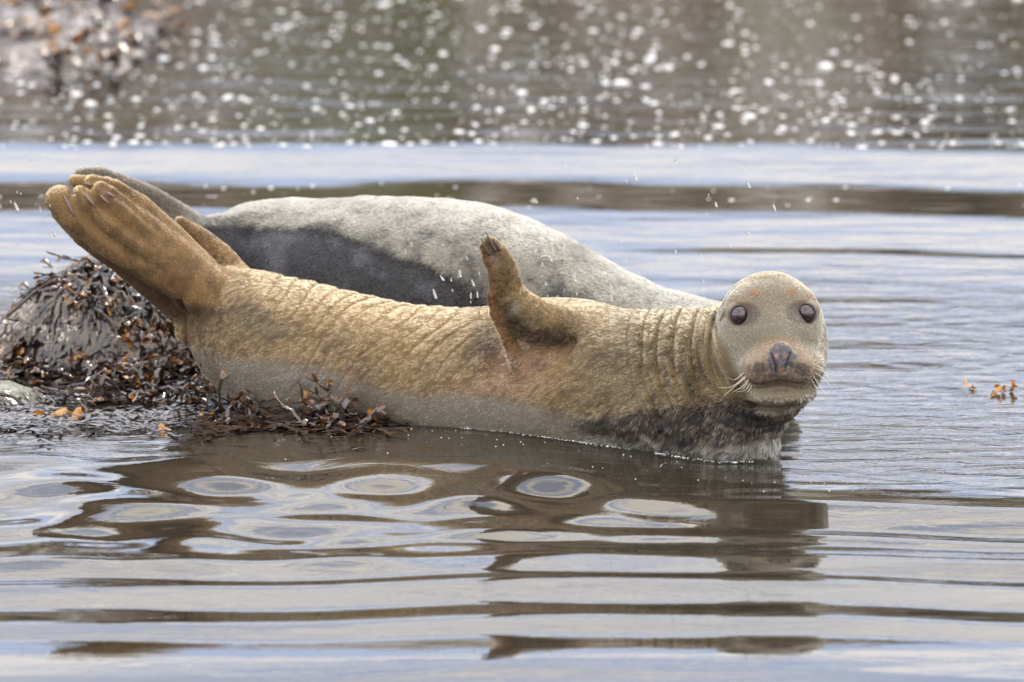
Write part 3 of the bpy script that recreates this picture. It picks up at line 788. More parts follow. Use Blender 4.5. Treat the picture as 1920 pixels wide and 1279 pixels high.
    wh = [((1402, 702), (1372, 725), (1346, 727)), ((1400, 706), (1376, 726), (1356, 744)), ((1405, 710), (1390, 726), (1372, 736)), ((1403, 714), (1394, 728), (1384, 729)),
          ((1407, 718), (1398, 731), (1381, 735)), ((1398, 696), (1378, 712), (1368, 709)), ((1410, 722), (1404, 733), (1399, 735)),
          ((1524, 683), (1540, 690), (1556, 712)), ((1524, 697), (1542, 708), (1556, 722)), ((1522, 702), (1534, 718), (1547, 738)), ((1526, 690), (1545, 698), (1562, 718)),
          ((1520, 708), (1527, 722), (1533, 730)), ((1408, 548), (1402, 545), (1396, 540)), ((1410, 550), (1406, 544), (1404, 541))]
    for w_ in wh:
        (a, b, c) = w_; Yw = -0.375 if a[1] > 600 else -0.33
        pts = catmull([P(*a, Yw), P(*b, Yw-0.02), P(*c, Yw-0.03)], 9)
        V2, F2 = tube(pts-org, np.linspace(0.00075, 0.0003, 9), 5)
        link('whisker', mesh('whisker', V2, F2, m_wh), root)
    # claws ----------------------------------------------------
    m_cl = mat_simple('claw_horn', (0.075, 0.045, 0.045), 0.3, nf=0.5, ns=120.0)
    cl = [((918, 478), (908, 461), (902, 446), 4.6, -0.118), ((930, 472), (919, 452), (910, 434), 5.0, -0.116), ((938, 470), (930, 457), (924, 447), 3.4, -0.114)]
    for a, b, c, rr, Yc in cl:
        V2, F2 = tube(catmull([P(*a, Yc), P(*b, Yc-0.004), P(*c, Yc)], 8)-org, np.linspace(rr*0.9, 0.6, 8)*pxm(-0.1), 8)
        link('claw', mesh('claw', V2, F2, m_cl), root)
    m_cl2 = mat_simple('hind_claw_horn', (0.20, 0.13, 0.11), 0.35, nf=0.5, ns=120.0)
    for a, c in (((139, 405), (120, 367)), ((178, 387), (158, 363)), ((205, 383), (186, 364)), ((216, 371), (197, 359)), ((172, 348), (157, 343))):
        pts = []
        for s in np.linspace(0, 1, 7):
            px_, py_ = a[0]+(c[0]-a[0])*s, a[1]+(c[1]-a[1])*s; Yg = 0.28
            while f(P(px_, py_, Yg)[None])[0] > 0.0035 and Yg < 0.6: Yg += 0.002
            pts.append(P(px_, py_, Yg))
        V2, F2 = tube(np.array(pts)-org, np.array([1.2, 2.6, 3.1, 3.1, 2.8, 2.2, 0.7])*pxm(0.4), 8)
        link('claw', mesh('claw', V2, F2, m_cl2), root)
    return f
FOLD_V = [560, 590, 640, 690, 735, 757]; FOLD_U = [1322, 1332, 1355, 1371, 1394, 1422]
def wet_mask(u, v):
    yb = np.interp(u, [345, 430, 520, 600, 650, 720, 800, 860, 930, 1000, 1060, 1110, 1300, 1450], [650, 672, 672, 686, 700, 728, 742, 735, 742, 756, 775, 790, 815, 800])
    return sstep(-16, 22, v-yb)
def tan_colour(p, n):
    u, v = proj(p)
    ns = fbm(p, 22, 1, 3); nb = fbm(p, 8, 6, 2)
    c = np.tile(np.array([0.50, 0.352, 0.180]), (len(p), 1))
    c = mixc_(c, np.array([0.36, 0.265, 0.15]), sstep(0.35, 0.75, ns)*0.65)
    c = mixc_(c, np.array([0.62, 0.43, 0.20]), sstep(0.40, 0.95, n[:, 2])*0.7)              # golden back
    # front half is greyer and a little darker
    c = mixc_(c, np.array([0.37, 0.305, 0.195]), sstep(1000, 1180, u)*0.75)
    w = wet_mask(u, v)*sstep(0.2, 0.3, nb+0.3)
    c = mixc_(c, np.array([0.45, 0.435, 0.415]), w*0.94)
    # mottling of the rump
    c = mixc_(c, np.array([0.22, 0.17, 0.10]), gauss(u, 500, 95)*gauss(v, 605, 60)*sstep(0.35, 0.6, ns)*0.75)
    mid = fbm(p, 5.5, 66, 3)
    c = mixc_(c, np.array([0.22, 0.155, 0.085]), sstep(0.46, 0.66, mid)*sstep(560, 620, v)*0.55)
    c = mixc_(c, np.array([0.20, 0.145, 0.085]), gauss(u, 1160, 70)*gauss(v, 670, 75)*sstep(0.3, 0.6, ns)*0.6)
    # darker tone behind the arm and below it
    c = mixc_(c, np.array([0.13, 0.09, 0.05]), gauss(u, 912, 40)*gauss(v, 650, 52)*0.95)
    # pinkish armpit and bare flank
    c = mixc_(c, np.array([0.62, 0.38, 0.27]), np.clip(gauss(u, 985, 52)*gauss(v, 678, 30)*1.2+gauss(u, 940, 70)*gauss(v, 722, 16)*0.8, 0, 1)*0.8)
    c = mixc_(c, np.array([0.16, 0.11, 0.09]), gauss(u, 1008, 12)*gauss(v, 682, 9)*0.7)
    # raised flipper
    arm = (p[:, 1] < 0.02)*sstep(895, 905, u)*sstep(1090, 1050, u)*sstep(662, 640, v)
    d_el = v-np.interp(u, [900, 930, 960, 1000, 1040, 1080], [560, 575, 610, 640, 648, 640])
    c = mixc_(c, np.array([0.075, 0.052, 0.038]), arm*gauss(d_el, -8, 24)*0.92)  # forearm underside: shade and wet fur painted together as dark colour
    c = mixc_(c, np.array([0.42, 0.22, 0.10]), (p[:, 1] < 0.02)*sstep(452, 470, v)*sstep(690, 620, v)*gauss(u, np.interp(v, [440, 500, 560, 620, 660, 690], [905, 914, 922, 942, 958, 965]), 13)*0.95)
    c = mixc_(c, np.array([0.24, 0.16, 0.09]), arm*gauss(u, 945, 16)*gauss(v, 535, 30)*0.7)
    c = mixc_(c, np.array([0.58, 0.47, 0.40]), arm*gauss(u, 926, 11)*gauss(v, 488, 17)*0.8)
    c = mixc_(c, np.array([0.46, 0.42, 0.37]), arm*gauss(u, 968, 10)*gauss(v, 577, 16)*0.9)
    # scar
    sx = 655+4*np.sin(v/7.0)
    c = mixc_(c, np.array([0.44, 0.28, 0.20]), gauss(u, sx, 6)*sstep(678, 690, v)*sstep(752, 738, v)*0.95)
    c = mixc_(c, np.array([0.27, 0.19, 0.17]), gauss(u, 655, 17)*gauss(v, 690, 20)*sstep(0.35, 0.6, ns)*0.9)
    # hind flippers
    hf = sstep(470, 400, u)*sstep(640, 585, v)
    c = mixc_(c, np.array([0.50, 0.31, 0.145]), hf*0.85)
    c = mixc_(c, np.array([0.15, 0.10, 0.055]), hf*sstep(0.40, 0.62, fbm(p, 34, 15, 3))*sstep(0.35, 0.6, fbm(p, 11, 16, 2)+0.1)*0.5)
    c = mixc_(c, np.array([0.17, 0.115, 0.07]), hf*sstep(-6, 8, v-np.interp(u, [80, 110, 143, 208, 252, 297, 330, 360], [400, 430, 459, 486, 508, 537, 556, 575]))*0.9)
    c = mixc_(c, np.array([0.60, 0.40, 0.20]), hf*sstep(200, 120, u)*sstep(400, 350, v)*0.6)
    c = mixc_(c, np.array([0.18, 0.13, 0.085]), gauss(u, 425, 50)*gauss(v, 580, 9)*0.6)
    c = mixc_(c, np.array([0.26, 0.15, 0.09]), gauss(u, 352, 10)*gauss(v, 625, 22)*0.8)
    # neck folds: fold shade painted as dark stripes, wet dark ruff over the chest
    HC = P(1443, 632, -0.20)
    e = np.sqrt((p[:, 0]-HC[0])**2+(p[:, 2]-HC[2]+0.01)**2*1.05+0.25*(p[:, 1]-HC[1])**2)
    ph = e/0.034+vnoise(p, 5.5, 4)*2.2+0.22+0.5*vnoise(p, 9, 35)       # painted stripes: fold shade and wet coat, shifted onto the fold flanks
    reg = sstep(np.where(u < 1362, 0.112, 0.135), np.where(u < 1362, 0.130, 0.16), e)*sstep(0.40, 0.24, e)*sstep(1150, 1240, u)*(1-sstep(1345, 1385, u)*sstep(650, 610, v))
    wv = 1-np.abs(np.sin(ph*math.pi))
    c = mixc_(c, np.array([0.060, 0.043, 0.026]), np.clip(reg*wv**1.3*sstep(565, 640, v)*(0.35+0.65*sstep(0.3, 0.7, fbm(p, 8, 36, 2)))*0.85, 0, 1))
    c = mixc_(c, np.array([0.12, 0.085, 0.055]), sstep(640, 770, v)*sstep(1210, 1310, u)*sstep(0.118, 0.14, e)*sstep(0.3, 0.6, ns)*0.7)
    yb = np.interp(u, [1040, 1100, 1180, 1260, 1330, 1400, 1460, 1530], [790, 778, 768, 756, 742, 752, 776, 760])
    ye = np.interp(u, [1040, 1100, 1200, 1300, 1400, 1480], [806, 812, 824, 832, 826, 800])
    ch = sstep(-12, 16, v-yb+(ns-0.5)*30)*sstep(14, -12, v-ye+(ns-0.5)*30)*sstep(1050, 1110, u)
    c = mixc_(c, np.array([0.030, 0.021, 0.017]), ch*0.97)
    c = mixc_(c, np.array([0.42, 0.42, 0.42]), sstep(-6, 20, v-ye)*sstep(1050, 1110, u)*0.8)
    # face
    fm = sstep(0.165, 0.145, e)*(p[:, 1] < HC[1]+0.08)*np.where(v > 575, sstep(-10, 8, u-np.interp(v, FOLD_V, FOLD_U)), sstep(1335, 1352, u))
    c = mixc_(c, np.array([0.46, 0.445, 0.385]), fm*0.92)
    c = mixc_(c, np.array([0.30, 0.245, 0.165]), fm*gauss(u, 1450, 40)*gauss(v, 560, 40)*0.5)
    for ex, ey, sx in ((1390, 591, -1), (1510, 588, 1)):
        c = mixc_(c, np.array([0.66, 0.50, 0.36]), fm*gauss(u, ex+2*sx, 25)*gauss(v-0.012*(u-ex)**2, ey-27, 7)*0.85)
        c = mixc_(c, np.array([0.50, 0.25, 0.11]), fm*gauss(u, ex-sx*25, 11)*gauss(v, ey-41, 7)*0.9)
        dd = np.hypot((u-ex+sx*7)/1.25, (v-ey+2)*1.05)
        c = mixc_(c, np.array([0.20, 0.165, 0.165]), fm*sstep(27, 20, dd)*0.75)
    mz = np.hypot((u-1463)/1.30, v-690)
    sp = fbm(p, 95, 41, 2)
    c = mixc_(c, np.array([0.58, 0.465, 0.37]), fm*sstep(62, 44, mz)*0.75)
    c = mixc_(c, np.array([0.15, 0.105, 0.085]), fm*sstep(56, 44, mz)*sstep(0.56, 0.66, sp)*sstep(672, 690, v)*0.5)
    for sx in (-1, 1): c = mixc_(c, np.array([0.10, 0.088, 0.092]), fm*sstep(1.1, 0.75, np.hypot((u-1464-sx*40)/14, (v-690)/12)+(sp-0.5)*1.3)*0.8)
    for row, (vv0, n_) in enumerate(((686, 6), (694, 6), (702, 7), (709, 6))):
        for sx in (-1, 1):
            lane = v-vv0-0.10*np.abs(u-1464-sx*44)
            c = mixc_(c, np.array([0.10, 0.075, 0.06]), fm*gauss(lane, 0, 1.7)*sstep(0.3, 0.8, np.sin((u-1464)*0.72+row*1.9))*sstep(16, 24, np.abs(u-1464))*sstep(66, 58, np.abs(u-1464))*0.75)
    c = mixc_(c, np.array([0.42, 0.24, 0.12]), fm*gauss(u, 1463, 30)*gauss(v, 642, 12)*0.6)
    c = mixc_(c, np.array([0.11, 0.08, 0.06]), fm*gauss(v, np.interp(u, [1402, 1425, 1448, 1463, 1478, 1498, 1518], [715, 721, 715, 712, 715, 719, 709]), 2.0)*sstep(1400, 1408, u)*sstep(1520, 1513, u)*0.9)  # lip line: shade of the mouth groove painted into the colour
    c = mixc_(c, np.array([0.52, 0.47, 0.37]), fm*sstep(722, 728, v)*sstep(1395, 1415, u)*sstep(754, 748, v)*0.8)
    c = mixc_(c, np.array([0.16, 0.10, 0.08]), gauss((u-1359)*0.8+(v-566)*0.6, 0, 4)*gauss((v-566)*0.8-(u-1359)*0.6, 0, 10)*0.9)
    return np.clip(c*np.array([0.66, 0.61, 0.53]), 0.006, 0.9)
build_tan_seal()
print('tan seal done', round(time.time()-T0, 1))

# ------------------------------------------------------------------ the grey seal behind
def rearY(px): return 1.02-0.40*(px-500)/800
def grey_colour(p, n):
    u, v = proj(p)
    ns = fbm(p, 14, 51, 3); nf = fbm(p, 58, 52, 2)
    c = np.tile(np.array([0.56, 0.54, 0.47]), (len(p), 1))
    c = mixc_(c, np.array([0.18, 0.175, 0.165]), sstep(0.44, 0.64, ns)*0.85)
    c = mixc_(c, np.array([0.56, 0.51, 0.40]), sstep(0.5, 0.7, fbm(p, 9, 58, 2))*0.4)
    c = mixc_(c, np.array([0.13, 0.125, 0.12]), sstep(0.52, 0.62, nf)*sstep(0.30, 0.5, ns)*0.85)
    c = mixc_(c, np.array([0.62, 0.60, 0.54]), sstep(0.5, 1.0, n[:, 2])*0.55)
    yb = np.interp(u, [100, 330, 430, 520, 600, 650, 700, 750, 800, 850, 880, 930, 1000], [400, 425, 428, 426, 432, 445, 470, 487, 500, 525, 560, 600, 700])
    w = sstep(-3, 4, v-yb+(ns-0.5)*30+(nf-0.5)*12)
    c = mixc_(c, np.array([0.050, 0.050, 0.066]), w*0.98)
    c = mixc_(c, np.array([0.19, 0.19, 0.245]), w*sstep(0.47, 0.66, fbm(p, 20, 55, 3))*0.7)
    c = mixc_(c, np.array([0.03, 0.027, 0.027]), gauss(v-yb+(ns-0.5)*30+(nf-0.5)*12, -2, 8)*sstep(470, 600, u)*0.92)
    c = mixc_(c, np.array([0.10, 0.09, 0.085]), gauss(v-yb, -14, 16)*sstep(0.42, 0.6, ns)*0.6)
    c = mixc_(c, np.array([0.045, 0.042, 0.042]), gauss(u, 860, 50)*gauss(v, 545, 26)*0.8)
    c = mixc_(c, np.array([0.22, 0.16, 0.12]), sstep(400, 330, u)*0.8)
    return np.clip(c*np.array([0.41, 0.405, 0.38]), 0.006, 0.9)
def build_grey_seal():
    f = Field(); st = []
    for px, top, zb, wf in [(404, 412, 0.19, 0.9), (430, 395, 0.12, 0.95), (470, 380, 0.05, 1.0), (540, 373, -0.03, 1.0), (620, 371, -0.07, 1.0), (700, 372, -0.09, 1.0), (780, 373, -0.1, 1.0),
                            (860, 378, -0.1, 1.0), (930, 391, -0.1, 1.0), (1000, 414, -0.1, 1.0), (1060, 442, -0.1, 1.0), (1120, 478, -0.1, 1.0), (1180, 512, -0.1, 1.05),
                            (1240, 540, -0.1, 1.1), (1300, 558, -0.1, 1.1), (1345, 578, -0.09, 1.05), (1385, 606, -0.05, 0.95)]:
        Y = rearY(px); p = P(px, top, Y); rz = (p[2]-zb)/2; st.append((p[0], Y, (p[2]+zb)/2, rz*wf, rz))
    f.trunk(st)
    px2 = lambda px, py, Y, r: (P(px, py, Y), r*pxm(Y))
    f.ell(P(1372, 655, 0.56), (0.14, 0.15, 0.10), k=0.05)
    f.ell(P(1425, 690, 0.50), (0.09, 0.09, 0.07), k=0.05)
    f.chain([px2(520, 445, 1.0, 60), px2(440, 440, 0.96, 42), px2(380, 428, 0.92, 24), px2(330, 402, 0.88, 26), px2(270, 370, 0.84, 25), px2(215, 345, 0.80, 18), px2(160, 328, 0.78, 11)], k=0.03, flat=0.8)
    f.chain([px2(440, 470, 0.94, 40), px2(360, 445, 0.88, 32), px2(290, 410, 0.84, 24), px2(200, 370, 0.80, 14)], k=0.03, flat=0.8)
    f.chain([px2(230, 355, 0.80, 10), px2(190, 326, 0.785, 9), px2(150, 324, 0.78, 7)], k=0.012, flat=0.8)
    def post(p, d):
        near = np.abs(d) < 0.05; o = np.zeros(len(p), np.float32)
        if near.any():
            q = p[near]; u, v = proj(q)
            yb = np.interp(u, [430, 520, 600, 650, 700, 750, 800, 850, 880], [428, 426, 432, 445, 470, 487, 500, 525, 560])
            o[near] = (fbm(q, 9, 61, 3)-0.5)*0.018 + 0.006*sstep(-6, 10, v-yb)*sstep(1000, 860, u)
        return o
    f.post = post
    V, F = polygonise(f, (P(130, 600, 0.8)[0]-0.05, 0.2, -0.1), (P(1500, 600, 0.5)[0]+0.05, 1.4, 0.75), 0.0075)
    NRM = vnormals(f, V, 0.005)
    root = empty('grey_seal', P(800, 640, 0.85)*np.array([1, 1, 0]), 'pale grey spotted seal lying behind, dark wet belly and no face showing', 'seal')
    org = np.array(root.location)
    me = mesh('body', V-org, F, mat_hide('grey_seal_skin', 0.5)); vcol(me, grey_colour(V, NRM)*0.7); link('body', me, root)
    r = np.random.default_rng(6)
    fc = V[F].mean(1); fn = NRM[F[:, 0]]
    vis = fn @ (CAM/np.linalg.norm(CAM))
    wgt = (fc[:, 2] > 0.008)*np.where(vis > -0.2, 1.0, 0.12)
    NH = 120000
    pt, fi = rnd_on(V, F, NH, wgt, r); nn = NRM[F[fi, r.integers(0, 4, NH)]]
    u, v = proj(pt)
    flow = np.tile(np.array([-0.85, 0.3, -0.35]), (NH, 1))
    hf = sstep(430, 360, u)[:, None]; flow = flow*(1-hf)+np.array([-0.8, 0, 0.5])*hf
    flow = flow+(np.stack([fbm(pt, 18, 71, 2), fbm(pt, 18, 72, 2), fbm(pt, 18, 73, 2)], 1)-0.5)*1.1
    col = grey_colour(pt, nn)*(0.72+0.56*vnoise(pt, 90, 77))[:, None]*r.uniform(0.8, 1.2, NH)[:, None]
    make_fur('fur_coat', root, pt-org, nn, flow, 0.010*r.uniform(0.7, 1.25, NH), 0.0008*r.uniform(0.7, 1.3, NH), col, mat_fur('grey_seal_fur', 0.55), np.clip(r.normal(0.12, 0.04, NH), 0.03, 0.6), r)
    print('grey seal', len(V), round(time.time()-T0, 1))
build_grey_seal()

# ------------------------------------------------------------------ rocks and seaweed on the left
BO = np.array([P(222, 600, 1.14)[0], 1.14, 0.0])
def rock_h(x, y):
    """height of the rock surface (boulder, ledge) above the water"""
    x = np.asarray(x, float); y = np.asarray(y, float)
    p = np.stack([x, y, np.zeros_like(x)], -1).reshape(-1, 3)
    n1 = (fbm(p, 7, 81, 4)-0.5).reshape(x.shape); n2 = (fbm(p, 3, 82, 2)-0.5).reshape(x.shape)
    q = np.hypot((x-BO[0])/np.where(x < BO[0], 0.33, 0.30), (y-BO[1])/0.28)
    b = 0.205*np.clip(1-q**2.3, -0.6, 1)+n1*0.10*np.clip(1.2-q, 0, 1)
    ledge = -0.016+n1*0.05+n2*0.03
    ex = sstep(-0.42, -0.60, x+(y-0.3)*0.25)*sstep(-0.10, 0.10, y+n2*0.3-0.02*x)*sstep(1.7, 1.3, y)
    ledge = ledge*ex-0.10*(1-ex)
    s = np.hypot((x+1.19)/0.12, (y-0.52)/0.13)
    pale = 0.042*np.clip(1-s**2, -1, 1)
    return np.maximum(np.maximum(ledge, b), pale)
def grid_rock(name, x0, x1, y0, y1, step, mask, mat, jag=0.006):
    xs = np.arange(x0, x1, step); ys = np.arange(y0, y1, step); X, Y = np.meshgrid(xs, ys)
    Z = rock_h(X, Y); p = np.stack([X, Y, Z], -1).reshape(-1, 3)
    Z = Z+((fbm(p, 38, 91, 3)-0.5)*jag*2).reshape(X.shape)
    Z = np.where(mask(X, Y), Z, -0.12)
    V = np.stack([X, Y, Z], -1).reshape(-1, 3); n0, n1 = X.shape; idx = np.arange(n0*n1).reshape(n0, n1)
    F = np.stack([idx[:-1, :-1], idx[:-1, 1:], idx[1:, 1:], idx[1:, :-1]], -1).reshape(-1, 4)
    F = F[(V[F][:, :, 2].max(1) > -0.09)]
    return V, F
V, F = grid_rock('boulder', -1.45, -0.5, 0.75, 1.6, 0.008, lambda X, Y: np.hypot((X-BO[0])/0.40, (Y-BO[1])/0.34) < 1.0, M_BOULDER)
boulder = link('boulder', mesh('boulder', V, F, M_BOULDER)); setp(boulder, 'barnacled boulder at left edge draped with dark seaweed under the raised tail flippers', 'rock')
V, F = grid_rock('ledge', -1.7, -0.3, -0.2, 1.8, 0.010, lambda X, Y: (np.hypot((X-BO[0])/0.37, (Y-BO[1])/0.31) > 0.9) & (np.hypot((X+1.17)/0.15, (Y-0.52)/0.16) > 0.9), M_SHELF)
ledge = link('rock_ledge', mesh('rock_ledge', V, F, M_SHELF)); ledge['kind'] = 'structure'
V, F = grid_rock('pale', -1.38, -0.98, 0.32, 0.72, 0.007, lambda X, Y: np.hypot((X+1.17)/0.17, (Y-0.52)/0.18) < 1.0, M_PALE)
pale = link('boulder', mesh('pale_rock', V, F, M_PALE)); setp(pale, 'small pale greenish rock at the left edge, low in the water under a dark stalk', 'rock')
# barnacles on the boulder
def barnacles(o, n, cx, cy, rx, ry, seed):
    r = np.random.default_rng(seed); a = Acc(); k = 0
    while k < n:
        x, y = cx+r.normal(0, rx), cy+r.normal(0, ry); z = float(rock_h(np.array([x]), np.array([y]))[0])
        if z < 0.02: continue
        if vnoise(np.array([[x, y, z]]), 9, 5)[0] < 0.42: k += 0.3; continue
        k += 1
        s = r.uniform(0.0025, 0.0052); ang = np.linspace(0, 2*math.pi, 7)[:-1]+r.random()
        lo = np.stack([x+s*np.cos(ang), y+s*np.sin(ang), np.full(6, z-0.002)], 1)
        hi_ = np.stack([x+0.5*s*np.cos(ang), y+0.5*s*np.sin(ang), np.full(6, z+s*0.9+0.003)], 1)
        c = np.array([[x, y, z+s*0.5+0.002]])
        a.add(np.concatenate([lo, hi_, c]), [(i, (i+1) % 6, 6+(i+1) % 6, 6+i) for i in range(6)]+[(6+i, 6+(i+1) % 6, 12) for i in range(6)])
    b = link('barnacle', a.build('barnacle', mat_simple('barnacle_shell', (0.62, 0.57, 0.52), 0.6, nf=0.6)), o); b['kind'] = 'stuff'
barnacles(boulder, 2400, BO[0], BO[1]-0.08, 0.17, 0.14, 3)

def frond(r, L=0.10, w=0.011, levels=3, steps=3, flat=1.0):
    """bladderwrack: a flat ribbon that forks again and again; ends in broad blunt tips. grows along +X"""
    a = Acc()
    def ribbon(p, ang, pit, L, w, lev):
        n = steps+1; pts = []; c = p.copy(); an, pi_ = ang, pit
        for i in range(n):
            pts.append((c.copy(), an))
            an += r.normal(0, 0.16); pi_ += r.normal(0, 0.28)-0.06
            c = c+L/steps*np.array([math.cos(an)*math.cos(pi_), math.sin(an)*math.cos(pi_), math.sin(pi_)])
        last = lev == 0
        prof = np.array([0.75]+[1.0]*(n-2)+[0.95]) if not last else np.array([0.8]+[1.2]*(n-2)+[0.6])
        roll = r.normal(0, 0.45*flat)
        V = []
        for (q, aa), k in zip(pts, prof):
            sd_ = np.array([-math.sin(aa)*math.cos(roll), math.cos(aa)*math.cos(roll), math.sin(roll)])
            V += [q-sd_*w*k, q+np.array([0, 0, w*0.28]), q+sd_*w*k]
        F = []
        for i in range(n-1):
            for s in (0, 1): F.append((i*3+s, i*3+s+1, i*3+4+s, i*3+3+s))
        t0 = 1-(lev+1)/(levels+1); t1 = 1-lev/(levels+1)
        if last:
            V.append(pts[-1][0]+np.array([math.cos(an), math.sin(an), 0])*w*0.5); F.append(((n-1)*3, (n-1)*3+1, len(V)-1)); F.append(((n-1)*3+1, (n-1)*3+2, len(V)-1))
        tt = np.repeat(np.linspace(t0, t1, n), 3); tt = np.append(tt, t1) if last else tt
        a.add(np.array(V), F, tt)
        if not last:
            for sgn in (-1, 1):
                if lev < levels-1 and r.random() < 0.16: continue
                ribbon(pts[-1][0], an+sgn*r.uniform(0.25, 0.6), pi_*0.3, L*r.uniform(0.7, 0.95), w*r.uniform(0.85, 1.0), lev-1)
    ribbon(np.zeros(3), 0.0, 0.15, L, w, levels)
    return a
rf = np.random.default_rng(17)
FROND = []
for i in range(18):
    a = frond(rf, rf.uniform(0.032, 0.062), rf.uniform(0.0042, 0.0095), 3 if i % 3 else 2, 3)
    FROND.append(a.build('frond', M_WEED, 'tip'))
BROAD = []
for i in range(8):
    a = frond(rf, rf.uniform(0.03, 0.045), rf.uniform(0.010, 0.014), 1, 4)
    V = np.concatenate(a.V); tt = np.concatenate(a.A)*0.5+0.62
    me = mesh('frond', V, a.F, M_WEED); vfloat(me, tt+0.35, 'tip'); BROAD.append(me)
def place_frond(parent, org, x, y, az, tilt, scale, lift=0.004, lib=None, z=None):
    me = (lib or FROND)[random.randrange(len(lib or FROND))]
    e = 0.01
    h = max(float(rock_h(np.array([x]), np.array([y]))[0]), water_h(x, y)) if z is None else z
    o = link('frond', me, parent); o.location = (x-org[0], y-org[1], h+lift-org[2])
    o.rotation_euler = (random.gauss(0, 0.35), -tilt, az); o.scale = (scale,)*3
    return o
def slope_dir(x, y):
    e = 0.02; g = lambda a, b: float(rock_h(np.array([a]), np.array([b]))[0])
    gx = (g(x+e, y)-g(x-e, y))/(2*e); gy = (g(x, y+e)-g(x, y-e))/(2*e)
    return gx, gy
def clump(label, px, py, Y, n, spread, sc_=(0.8, 1.3), lift=0.006, az=None, lib=None, cat='seaweed', up=0.0, sy=None):
    c = P(px, py, Y); x0, y0 = c[0], c[1]
    z0 = max(float(rock_h(np.array([x0]), np.array([y0]))[0]), 0.0)
    root = empty('seaweed_clump', (x0, y0, z0), label, cat, 'seaweed clumps on and around the rocks'); org = (x0, y0, z0)
    for i in range(n):
        x = x0+random.gauss(0, spread); y = y0+random.gauss(0, spread if sy is None else sy)
        gx, gy = slope_dir(x, y); sl = math.hypot(gx, gy)
        if sl > 0.25: a = math.atan2(-gy, -gx)+random.gauss(0, 0.5); tilt = -math.atan(min(sl, 2.5))*0.85
        else: a = random.uniform(0, 6.283) if az is None else az+random.gauss(0, 0.6); tilt = random.gauss(-0.12 if y0 > 0.85 else 0.05, 0.20)+up
        if 'boulder' in label and 'foot' not in label and vnoise(np.array([[x, y, 0.0]]), 6.5, 6)[0] < 0.42: continue
        place_frond(root, org, x, y, a, tilt, random.uniform(*sc_), lift+random.uniform(0, 0.012), lib)
    return root
clumps = [
    ('dark seaweed clump along the top ridge of the barnacled boulder', 190, 505, 1.14, 26, 0.07),
    ('dark seaweed fringe hanging down the left shoulder of the boulder', 60, 570, 1.10, 24, 0.06),
    ('thick tangle of seaweed in the middle of the boulder face, with loose stalks', 190, 600, 0.98, 34, 0.055),
    ('glossy seaweed hanging on the right side of the boulder beneath the lower tail flipper', 285, 600, 0.98, 32, 0.055),
    ('grey fan of broad seaweed at the lower left foot of the boulder', 40, 650, 0.93, 24, 0.06),
    ('seaweed heap at the right foot of the boulder beside the seal rump', 300, 665, 0.80, 28, 0.06),
    ('brown seaweed patch at the front foot of the boulder', 170, 690, 0.80, 24, 0.07),
    ('wet flat seaweed patch left of the seal rump on the ledge', 330, 725, 0.55, 24, 0.07),
    ('wet flat seaweed patch in the middle of the ledge, below the boulder', 200, 745, 0.45, 22, 0.08),
    ('seaweed lying beside the small pale rock', 90, 735, 0.50, 18, 0.06),
    ('flat seaweed strands in front of the seal rump at the waterline', 440, 790, 0.24, 22, 0.06),
    ('upright heap of seaweed in the water against the belly of the tan seal, left half', 555, 805, 0.15, 42, 0.045),
    ('upright heap of seaweed in the water against the belly of the tan seal, right tip', 640, 815, 0.10, 38, 0.038),
]
for i, (lb, px_, py_, Y_, n_, sp_) in enumerate(clumps):
    clump(lb, px_, py_, Y_, n_, sp_, up=-0.05 if 'upright' in lb else 0.0, sc_=(0.65, 1.0) if i < 7 else (0.65, 1.0), sy=0.035 if 'upright' in lb else None)
# single amber sprigs
sprigs = [('broad amber seaweed blades in the water at the lower left, hanging over their reflection', 105, 794, 6, 0.030, 0.85),
          ('amber seaweed blades standing in the shallow pool below the boulder', 115, 692, 6, 0.022, 1.0),
          ('amber seaweed sprig at the left edge above the pale rock', 22, 690, 5, 0.02, 1.0),
          ('single amber scrap of seaweed floating alone in front of the ledge', 320, 832, 2, 0.004, 0.6),
          ('left amber seaweed scrap floating on open water right of the seal', 1822, 729, 3, 0.004, 0.45),
          ('small dark amber seaweed scrap between its two floating neighbours at right', 1862, 741, 3, 0.004, 0.40),
          ('rightmost forked amber seaweed scrap floating near the right edge', 1888, 734, 4, 0.012, 0.48),
          ('amber seaweed tip lying by the right end of the heap against the seal belly', 688, 812, 3, 0.006, 0.9)]
for lb, px_, py_, n_, sp_, s_ in sprigs:
    g = ground(px_, py_); root = empty('seaweed_sprig', (g[0], g[1], 0), lb, 'seaweed')
    for i in range(n_):
        place_frond(root, (g[0], g[1], 0), g[0]+random.gauss(0, sp_), g[1]+random.gauss(0, sp_*0.6), random.uniform(0, 6.28), random.uniform(0.05, 0.8), s_*random.uniform(0.7, 1.1), 0.001, BROAD, z=water_h(g[0], g[1]))
# long bare stalks looping over the boulder face
m_stalk = mat_simple('stalk', (0.05, 0.038, 0.032), 0.22, 0.6)
def stalk(lb, pts, Y, rad):
    root = None
    q = []
    for px_, py_ in pts:
        Yg = Y
        for _ in range(200):
            p = P(px_, py_, Yg)
            if p[2] < float(rock_h(np.array([p[0]]), np.array([p[1]]))[0])+0.012 or p[2] < 0.004: break
            Yg += 0.005
        q.append(P(px_, py_, Yg-0.025))
    V, F = tube(catmull(q, 26), np.linspace(rad*1.35, rad*0.8, 26), 7)
    o = link('seaweed_stalk', mesh('seaweed_stalk', V, F, m_stalk)); setp(o, lb, 'seaweed stalk')
stalk('long curled bare seaweed stalk looping on the boulder face', [(172, 575), (185, 552), (205, 542), (225, 555), (228, 575), (218, 592)], 0.8, 0.0030)
stalk('thin bare seaweed stalk arching right across the boulder', [(190, 545), (210, 540), (235, 560), (255, 575), (268, 595), (272, 612)], 0.8, 0.0025)
